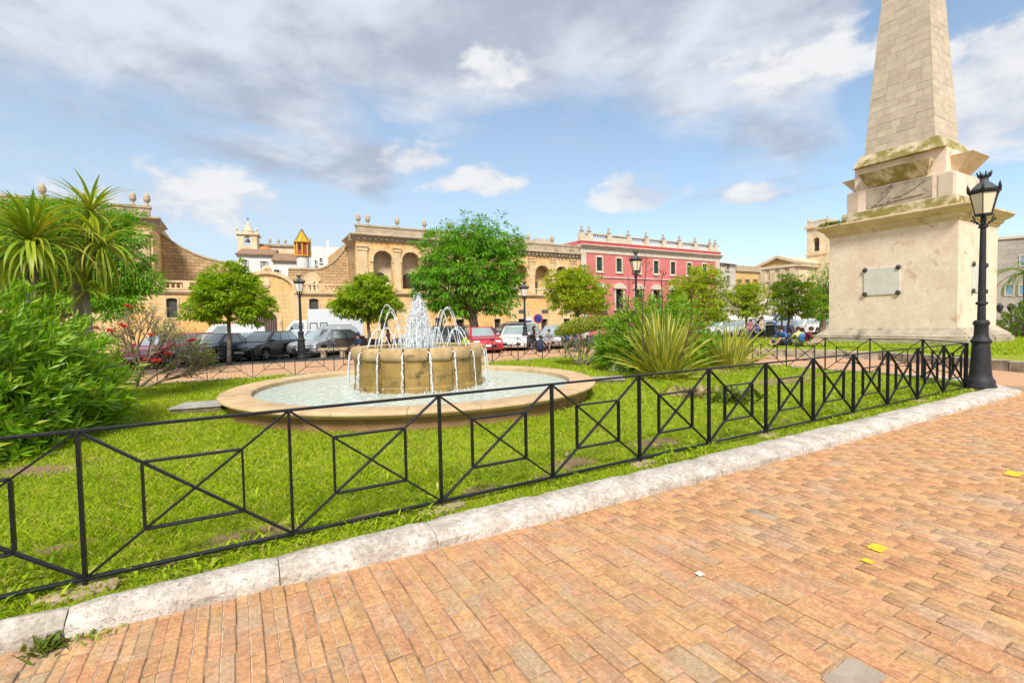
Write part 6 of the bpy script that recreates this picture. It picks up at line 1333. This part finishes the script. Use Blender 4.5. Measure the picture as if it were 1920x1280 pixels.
def side_profile(L, zb, zh, xa, xr, r, rear, front, hood, xw):
    """outline of the lower body with wheel arches; x forward"""
    def arc(xc): return [(xc+(r+.06)*math.cos(t), r+(r+.06)*math.sin(t)) for t in [PI-PI*i/8+0 for i in range(9)] if r+(r+.06)*math.sin(t) >= .17]
    p = [(-L/2+.10, .22)]; 
    for xc in (xr, xa): p += [(xc-r-.06, .20)]+arc(xc)+[(xc+r+.06, .20)]
    p += [(L/2-.10, .22), (L/2-.01, .34), (L/2, .55), (L/2-.08, front), (L/2-.3, hood-.03), (xw+.1, zb-.02), (xw, zb), (-L/2+.12, zb+.01), (-L/2+.02, zb-.12), (-L/2, .5), (-L/2+.03, .36)]
    return p
def panel(t, name, m, A, B, C, D, u0, u1, v0, v1, off):       # A-B bottom edge, D-C top edge; inset quad lifted off the surface
    A, B, C, D = map(Vector, (A, B, C, D)); f = lambda u, v: A.lerp(B, u).lerp(D.lerp(C, u), v); n = (B-A).cross(D-A).normalized()*off; P = [f(u0, v0), f(u1, v0), f(u1, v1), f(u0, v1)]
    return MB().add([p+n for p in P]+[p-n for p in P], [(0, 1, 2, 3), (4, 7, 6, 5), (0, 4, 5, 1), (1, 5, 6, 2), (2, 6, 7, 3), (3, 7, 4, 0)]).build(name, m, t)
CAR_SPECS = {  # L, W, H, belt, hood, (greenhouse base rear/front), (roof rear/front), wheel radius, side windows
    'hatch': (4.05, 1.74, 1.47, .93, .86, (-1.93, .98), (-1.45, .12), .31, ((.05, .30), (.33, .62), (.65, .93))),
    'sedan': (4.45, 1.76, 1.43, .92, .84, (-1.55, 1.05), (-.85, .15), .32, ((.08, .28), (.31, .62), (.65, .92))),
    'estate': (4.55, 1.80, 1.50, .95, .88, (-2.18, 1.08), (-1.75, .18), .33, ((.04, .30), (.33, .62), (.65, .93))),
    'suv': (4.45, 1.86, 1.68, 1.05, 1.0, (-2.1, 1.05), (-1.65, .22), .37, ((.05, .30), (.33, .62), (.65, .93))),
    'van': (4.9, 1.92, 1.95, 1.15, 1.08, (-2.38, 1.55), (-2.3, .75), .34, ((.66, .90),))}
def car(kind, colour, label, px, Y, deg, group='cars parked in the square', name=None):
    L, W_, H_, zb, hood, gb, gr, r, wins = CAR_SPECS[kind]; q = at(px, 600, Y)
    t = thing(name or {'van': 'parked_van'}.get(kind, 'parked_car'), label, 'van' if kind == 'van' else 'car', (q.x, q.y, -.018), R(deg), group)
    xa, xr = L/2-.85, -L/2+.80
    MB().prism(side_profile(L, zb, H_, xa, xr, r, .5, hood-.14, hood, gb[1]-.02), 'y', -W_/2, W_/2).build('body', colour, t, bevel=.055, seg=3)
    wb, wt = W_/2-.05, W_/2-.27 if kind != 'van' else W_/2-.12; c = MB(); c.add([(gb[0], -wb, zb-.02), (gb[1], -wb+.04, zb-.02), (gb[1], wb-.04, zb-.02), (gb[0], wb, zb-.02), (gr[0], -wt, H_), (gr[1], -wt, H_), (gr[1], wt, H_), (gr[0], wt, H_)], [(3, 2, 1, 0), (4, 5, 6, 7), (0, 1, 5, 4), (1, 2, 6, 5), (2, 3, 7, 6), (3, 0, 4, 7)])
    c.build('cabin', colour, t, bevel=.06, seg=3); V = [Vector(v) for v in c.v]
    panel(t, 'windscreen', 'car_glass', V[1], V[2], V[6], V[5], .07, .93, .08, .90, .012)
    if kind != 'van': panel(t, 'rear_window', 'car_glass', V[3], V[0], V[4], V[7], .10, .90, .16 if kind != 'sedan' else .08, .86, .012)
    for (a, b) in wins:
        panel(t, 'side_window', 'car_glass', V[0], V[1], V[5], V[4], a, b, .13, .87, .012); panel(t, 'side_window', 'car_glass', V[2], V[3], V[7], V[6], 1-b, 1-a, .13, .87, .012)
    for s in (-1, 1):
        MB().box(L/2-.30, L/2-.028, s*(W_/2-.28)-.17, s*(W_/2-.28)+.17, hood-.25, hood-.12).build('headlight', 'head_lamp', t, bevel=.03); MB().box(-L/2-.006, -L/2+.2, s*(W_/2-.17)-.15, s*(W_/2-.17)+.15, zb-.33, zb-.06).build('tail_light', 'tail_lamp', t, bevel=.03)
        MB().box(gb[1]-.32, gb[1]-.15, s*(W_/2+.07)-.09, s*(W_/2+.07)+.09, zb+.0, zb+.13).build('mirror', colour, t, bevel=.03)
        for x in (xr+.95, xr+1.0+.95): MB().box(x, x+.16, s*(W_/2+.008)-.012, s*(W_/2+.008)+.012, zb-.16, zb-.13).build('door_handle', 'car_trim', t)
    MB().box(L/2-.05, L/2+.012, -W_/2+.35, W_/2-.35, .36, .50).build('grille', 'car_trim', t, bevel=.01); MB().box(L/2-.01, L/2+.02, -.26, .26, .40, .51).build('number_plate', 'number_plate', t); MB().box(-L/2-.02, -L/2+.02, -.26, .26, .55, .66).build('number_plate', 'number_plate', t)
    MB().box(-L/2+.5, L/2-.5, -W_/2+.12, W_/2-.12, .16, .30).build('underbody', 'car_trim', t); add_wheels(t, (xa, xr), W_, r)
    if kind in ('suv', 'estate', 'van'):
        for s in (-1, 1): MB().bar((gr[0]+.2, s*(wt-.08), H_+.05), (gr[1]-.15, s*(wt-.08), H_+.05), .04).build('roof_rail', 'car_trim', t)
    return t
car('hatch', 'car_black', 'black hatchback parked facing left behind the far fence', 496, 25.4, -98)
car('sedan', 'car_navy', 'dark blue car parked behind the slim street tree', 406, 23.6, -94)
car('hatch', 'car_magenta', 'magenta red car half hidden behind the twiggy shrub', 308, 22.4, -92)
car('hatch', 'car_red', 'red car behind the twiggy shrub, right of the magenta one', 345, 25.5, -92)
car('sedan', 'car_white', 'white car with red tail lights behind the black hatchback', 458, 30.5, 62)
car('van', 'car_white', 'white delivery van with roof rack left of the brown door', 425, 33.5, -150)
car('hatch', 'car_white', 'white hatchback left of the lamp below the box truck', 562, 32, -104)
car('suv', 'car_silver', 'silver off-roader with red tail light below the box truck', 618, 31.5, 150)
car('hatch', 'car_silver', 'silver grey car beside the stone bench', 603, 27.4, -101)
car('hatch', 'car_brown', 'dark brown car rear close to the fountain drum', 645, 28.4, 42)
car('estate', 'car_silver', 'silver car partly hidden by the fountain plume', 800, 31, -165)
car('estate', 'car_white', 'white estate car seen from the side behind the right jets', 846, 31.5, 192)
car('sedan', 'car_grey', 'dark saloon car behind the magenta car by the shade tree', 895, 32.5, 205)
car('hatch', 'car_red', 'red car close to the right end of the fountain drum', 900, 27.6, -75)
car('suv', 'car_silver', 'silver estate off-roader with black windows in front of palace doors', 955, 33.5, 198)
car('hatch', 'car_white', 'white car facing the camera left of the black lamp post', 964, 29.6, -95)
car('hatch', 'car_silver', 'pale car behind the people right of the lamp post', 1040, 30.5, -110)
car('sedan', 'car_white', 'white car at the right end of the pink building', 1392, 43, -150)
car('hatch', 'car_blue', 'dark blue car right of the walking person', 1447, 42, -150)
car('sedan', 'car_silver', 'silver car left of the floodlight post', 1470, 45.5, -152)
car('hatch', 'car_white', 'white car between the floodlight post and the dark tree trunk', 1502, 46, -153)
car('sedan', 'car_silver', 'silver car beside the dark tree trunk near the obelisk', 1530, 47.5, -154)
car('suv', 'car_grey', 'grey off-roader parked nearest to the obelisk', 1553, 51, -142)
car('van', 'car_navy', 'dark van behind the row of cars left of the obelisk', 1450, 52, -150)
car('hatch', 'car_white', 'white car behind the flax plants', 1345, 43, -145)
def truck():
    q = at(612, 600, 36.5); t = thing('box_truck', 'white box truck parked in front of the portal wall', 'truck', (q.x, q.y, -.018), R(180+24))
    MB().box(-2.6, 1.3, -1.1, 1.1, .75, 2.95).build('cargo_box', 'box_panel', t, bevel=.03); cb = MB(); cb.prism([(1.38, .45), (3.1, .45), (3.15, .95), (2.95, 1.25), (2.35, 2.1), (1.38, 2.15)], 'y', -.95, .95); cb.build('cab', 'car_white', t, bevel=.05)
    panel(t, 'windscreen', 'car_glass', (2.95, -.95, 1.25), (2.95, .95, 1.25), (2.35, .95, 2.1), (2.35, -.95, 2.1), .06, .94, .08, .9, .014)
    for s in (-1, 1):
        MB().prism([(1.6, 1.25), (2.75, 1.25), (2.3, 1.95), (1.6, 1.95)], 'y', *sorted((s*.945, s*.965))).build('side_window', 'car_glass', t); MB().box(3.0, 3.16, s*.65-.16, s*.65+.16, .7, .9).build('headlight', 'head_lamp', t); MB().box(2.4, 2.5, s*1.05-.12, s*1.05+.12, 1.3, 1.7).build('mirror', 'car_trim', t)
    for x in (.25, .95):
        f = MB(); 
        for (a, b, c, d) in ((x-.26, x-.21, 1.0, 1.95), (x+.21, x+.26, 1.0, 1.95), (x-.21, x+.21, 1.0, 1.05), (x-.21, x+.21, 1.9, 1.95)): f.box(a, b, 1.1, 1.125, c, d)
        f.build('vent_frame', 'car_trim', t)
    MB().box(-2.5, 3.0, -.45, .45, .42, .74).build('chassis', 'car_trim', t); add_wheels(t, (2.3, -1.6), 2.0, .38)
truck()
rk = MB()
# ---------------------------------------------------------------- people
SK = [(.50, .29, .19), (.36, .20, .13), (.58, .36, .25)]
for i, c in enumerate(SK): mat('skin_%d' % i, c, None, rough=.6)
CL = {'white': (.75, .75, .74), 'black': (.02, .02, .024), 'navy': (.03, .045, .12), 'pink': (.62, .15, .26), 'blue': (.06, .16, .42), 'maroon': (.17, .02, .05), 'grey': (.28, .28, .29), 'beige': (.52, .42, .29), 'lime': (.42, .72, .03), 'yellow': (.66, .60, .22), 'red': (.5, .05, .04), 'denim': (.10, .15, .25)}
for k, c in CL.items(): mat('cloth_'+k, c, tuple(x*.8 for x in c), rough=.9, scale=6, bump=.3, bscale=30)
mat('hair_dark', (.025, .018, .014), None, rough=.7); mat('hair_brown', (.09, .05, .028), None, rough=.7); mat('hair_grey', (.35, .33, .31), None, rough=.7)
PEOPLE = []
def person(label, loc, rz, pose='stand', top='white', legs='denim', long_legs=True, sc=1.0, skin=0, hair='hair_dark', arms=None, hat=None, long_hair=False, group=None):
    P = {}; E = []
    def J(n, p, r): P[n] = (Vector(p), r)
    if pose in ('stand', 'walk'):
        st = .26 if pose == 'walk' else .05
        J('pel', (0, 0, .95), .135); J('spi', (0, -.01, 1.14), .125); J('che', (0, 0, 1.34), .145); J('nec', (0, -.01, 1.49), .055); J('hea', (0, -.025, 1.60), .088); J('top', (0, -.02, 1.70), .075)
        for s, n in ((-1, 'r'), (1, 'l')):
            f = st*s; J('hip'+n, (s*.09, 0, .88), .095); J('kne'+n, (s*.10, -f*.6-.03, .50), .062); J('ank'+n, (s*.10, -f+.02, .09), .042); J('toe'+n, (s*.12, -f-.14, .035), .034)
            a = -f*.6; J('sho'+n, (s*.185, 0, 1.40), .062); J('elb'+n, (s*.25, .03-a*.5, 1.14), .043); J('wri'+n, (s*.25, -.06-a, .92), .031); J('han'+n, (s*.245, -.09-a*1.1, .83), .034)
    elif pose == 'sit':                                      # on a seat .45 m high
        J('pel', (0, .05, .52), .15); J('spi', (0, .07, .72), .13); J('che', (0, .03, .92), .145); J('nec', (0, 0, 1.07), .055); J('hea', (0, -.03, 1.18), .088); J('top', (0, -.02, 1.28), .075)
        for s, n in ((-1, 'r'), (1, 'l')):
            J('hip'+n, (s*.1, 0, .5), .10); J('kne'+n, (s*.13, -.42, .50), .065); J('ank'+n, (s*.12, -.40, .09), .042); J('toe'+n, (s*.14, -.56, .035), .034)
            J('sho'+n, (s*.185, .02, .97), .062); J('elb'+n, (s*.25, -.06, .72), .043); J('wri'+n, (s*.16, -.30, .62), .031); J('han'+n, (s*.12, -.38, .60), .034)
    else:                                                    # on the ground
        J('pel', (0, .05, .13), .15); J('spi', (0, .09, .32), .135); J('che', (0, .02, .52), .145); J('nec', (0, -.05, .66), .055); J('hea', (0, -.10, .76), .088); J('top', (0, -.09, .86), .075)
        for s, n in ((-1, 'r'), (1, 'l')):
            J('hip'+n, (s*.11, -.02, .13), .10); J('kne'+n, (s*.26, -.38, .40 if s > 0 else .26), .062); J('ank'+n, (s*.10, -.52, .08), .042); J('toe'+n, (s*.12, -.67, .035), .034)
            J('sho'+n, (s*.185, .0, .57), .062); J('elb'+n, (s*.29, -.12, .36), .043); J('wri'+n, (s*.20, -.34, .34), .031); J('han'+n, (s*.16, -.42, .33), .034)
    if arms:
        for k, v in arms.items(): P[k] = (Vector(v), P[k][1])
    seg = [('pel', 'spi', 'T'), ('spi', 'che', 'T'), ('che', 'nec', 'T'), ('nec', 'hea', 'S'), ('hea', 'top', 'S')]
    for n in 'rl': seg += [('pel', 'hip'+n, 'L'), ('hip'+n, 'kne'+n, 'L'), ('kne'+n, 'ank'+n, 'L' if long_legs else 'S'), ('ank'+n, 'toe'+n, 'F'), ('che', 'sho'+n, 'T'), ('sho'+n, 'elb'+n, 'T'), ('elb'+n, 'wri'+n, 'S'), ('wri'+n, 'han'+n, 'S')]
    names = list(P); me = bpy.data.meshes.new('person'); me.from_pydata([P[n][0] for n in names], [(names.index(a), names.index(b)) for a, b, _ in seg], []); me.update()
    o = ob('person', me); o.modifiers.new('skin', 'SKIN'); sv = me.skin_vertices[0].data
    for i, n in enumerate(names): sv[i].radius = (P[n][1], P[n][1]*(.72 if n in ('che', 'spi', 'pel') else 1)); sv[i].use_root = (n == 'pel')
    sb = o.modifiers.new('sub', 'SUBSURF'); sb.levels = 1; sb.render_levels = 1
    o.location = loc; o.rotation_euler = (0, 0, rz); o.scale = (sc, sc, sc); tag(o, label, 'person', group)
    PEOPLE.append((o, [(P[a][0], P[b][0], k) for a, b, k in seg], top, legs, skin))
    h = P['hea'][0]; hm = MB(); hm.ball((h.x, h.y+.018, h.z+.045), (.098, .112, .105), 12, 8)
    hm.f = [f for f in hm.f if not all(hm.v[i][1] < h.y-.045 and hm.v[i][2] < h.z+.075 for i in f)]
    if long_hair: hm.tube([(h.x, h.y+.07, h.z+.05), (h.x, h.y+.10, h.z-.10), (h.x, h.y+.11, h.z-.24)], [.09, .085, .04], 8)
    hm.build('hair', hair, o, smooth=True)
    if hat: q = MB(); q.lathe([(.108, h.z+.06), (.112, h.z+.10), (.08, h.z+.165), (.0, h.z+.18)], 12, c=(h.x, h.y+.01)); q.box(h.x-.07, h.x+.07, h.y-.20, h.y-.08, h.z+.065, h.z+.08); q.build('cap', 'cloth_'+hat, o)
    return o
def bake_people():
    bpy.context.view_layer.update(); dg = bpy.context.evaluated_depsgraph_get()
    for (o, seg, top, legs, skin) in PEOPLE:
        me = bpy.data.meshes.new_from_object(o.evaluated_get(dg)); o.modifiers.clear(); old = o.data; o.data = me; me.name = 'person'
        for m in ('cloth_'+top, 'cloth_'+legs, 'skin_%d' % skin, 'car_trim'): me.materials.append(MT[m])
        ix = {'T': 0, 'L': 1, 'S': 2, 'F': 3}; mi = []
        for p in me.polygons:
            c = p.center; best = (9, 'T')
            for (a, b, k) in seg:
                d = b-a; f = max(0, min(1, (c-a).dot(d)/max(1e-9, d.length_squared))); q = (c-a-d*f).length
                if q < best[0]: best = (q, k)
            mi.append(ix[best[1]])
        me.polygons.foreach_set('material_index', mi); me.polygons.foreach_set('use_smooth', [True]*len(mi))
def onground(px, Y, z=-.012): q = at(px, 600, Y); return (q.x, q.y, z)
person('person in white top with one arm stretched out by the brown door', onground(494, 37.0), R(10), 'stand', 'white', 'denim', sc=.80, arms={'elbr': (-.42, -.05, 1.36), 'wrir': (-.66, -.08, 1.44), 'hanr': (-.76, -.08, 1.47)}, hat='pink')
person('person in dark shirt and cap seated left of the fountain drum', onground(670, 23.4), R(-40), 'sit', 'navy', 'black', hat='navy', skin=1)
person('person in pink top walking behind the fountain jets', onground(727, 30.0), R(60), 'walk', 'pink', 'black', sc=.80, long_hair=True)
person('person in lime green top bending behind the right jets', onground(872, 21.8), R(150), 'sit', 'lime', 'denim', sc=.93)
person('dark-haired woman in black dress by the lamp post', onground(1001, 28.2), R(80), 'walk', 'black', 'black', False, sc=.84, long_hair=True, skin=1)
person('crouching child with blue backpack below the dark-haired woman', onground(1012, 26.2), R(160), 'ground', 'navy', 'black', sc=1.05)
person('person in pale top and shorts right of the crouching child', onground(1029, 27.5), R(-20), 'sit', 'grey', 'beige', False, sc=.95)
person('person in blue shirt behind the twisted shrub, on its left', onground(1062, 25.0), R(20), 'stand', 'blue', 'navy', sc=.80)
person('person in navy shirt behind the middle of the twisted shrub', onground(1078, 26.0), R(-30), 'stand', 'navy', 'denim', sc=.82)
person('person in white shirt behind the right end of the twisted shrub', onground(1098, 25.5), R(10), 'walk', 'white', 'denim', sc=.78)
person('person in pale top at the palace doors, left one', onground(915, 42.0), R(30), 'stand', 'white', 'blue', sc=.8); person('person in pink top at the palace doors, middle one', onground(921, 42.5), R(-30), 'stand', 'pink', 'grey', sc=.8); person('person in dark top walking along the palace doors', onground(931, 42.0), R(90), 'walk', 'red', 'navy', sc=.8)
person('walking person in pale shirt and dark shorts before the parked cars', onground(1429, 29.5), R(20), 'walk', 'beige', 'black', False, sc=1.0, hair='hair_brown')
person('person in pink top left of the walking person in shorts', onground(1407, 31.5), R(-60), 'walk', 'pink', 'denim', sc=.92, long_hair=True)
p = at(1466, 645, 22.6); person('dark-haired person in patterned blue dress seated on the grass', (p.x, p.y, .27), R(-70), 'ground', 'blue', 'navy', False, sc=1.12, long_hair=True)
p = at(1480, 645, 23.4); person('small child in blue seated between two larger children', (p.x, p.y, .27), R(180), 'ground', 'navy', 'denim', sc=.82)
p = at(1498, 645, 22.4); bp_ = person('child in yellow top seated with a blue backpack', (p.x, p.y, .27), R(170), 'ground', 'yellow', 'grey', sc=1.06, hair='hair_brown')
o = MB().ball((0, 0, 0), (.17, .11, .21), 14, 10).build('backpack', 'cloth_blue', smooth=True); o.location = (p.x-.03, p.y-.27, .27+.42); tag(o, 'bright blue backpack on the child in yellow', 'backpack')
p = at(1517, 645, 22.0); person('child in maroon top seated right of the blue backpack', (p.x, p.y, .27), R(60), 'ground', 'maroon', 'beige', False, sc=1.05, hair='hair_brown', skin=2)
q = onground(1444, 31); bn = thing('litter_bin', 'dark litter bin on a post before the blue car', 'bin', q); MB().lathe([(.22, .25), (.25, .3), (.26, 1.15), (.28, 1.18), (.24, 1.2)], 14).build('drum', 'lamp_iron', bn, smooth='auto'); MB().tube([(0, 0, 0), (0, 0, .3)], .06, 8).build('foot', 'lamp_iron', bn); MB().lathe([(.28, 1.25), (.2, 1.38), (0, 1.42)], 14).build('lid', 'lamp_iron', bn)
bake_people()
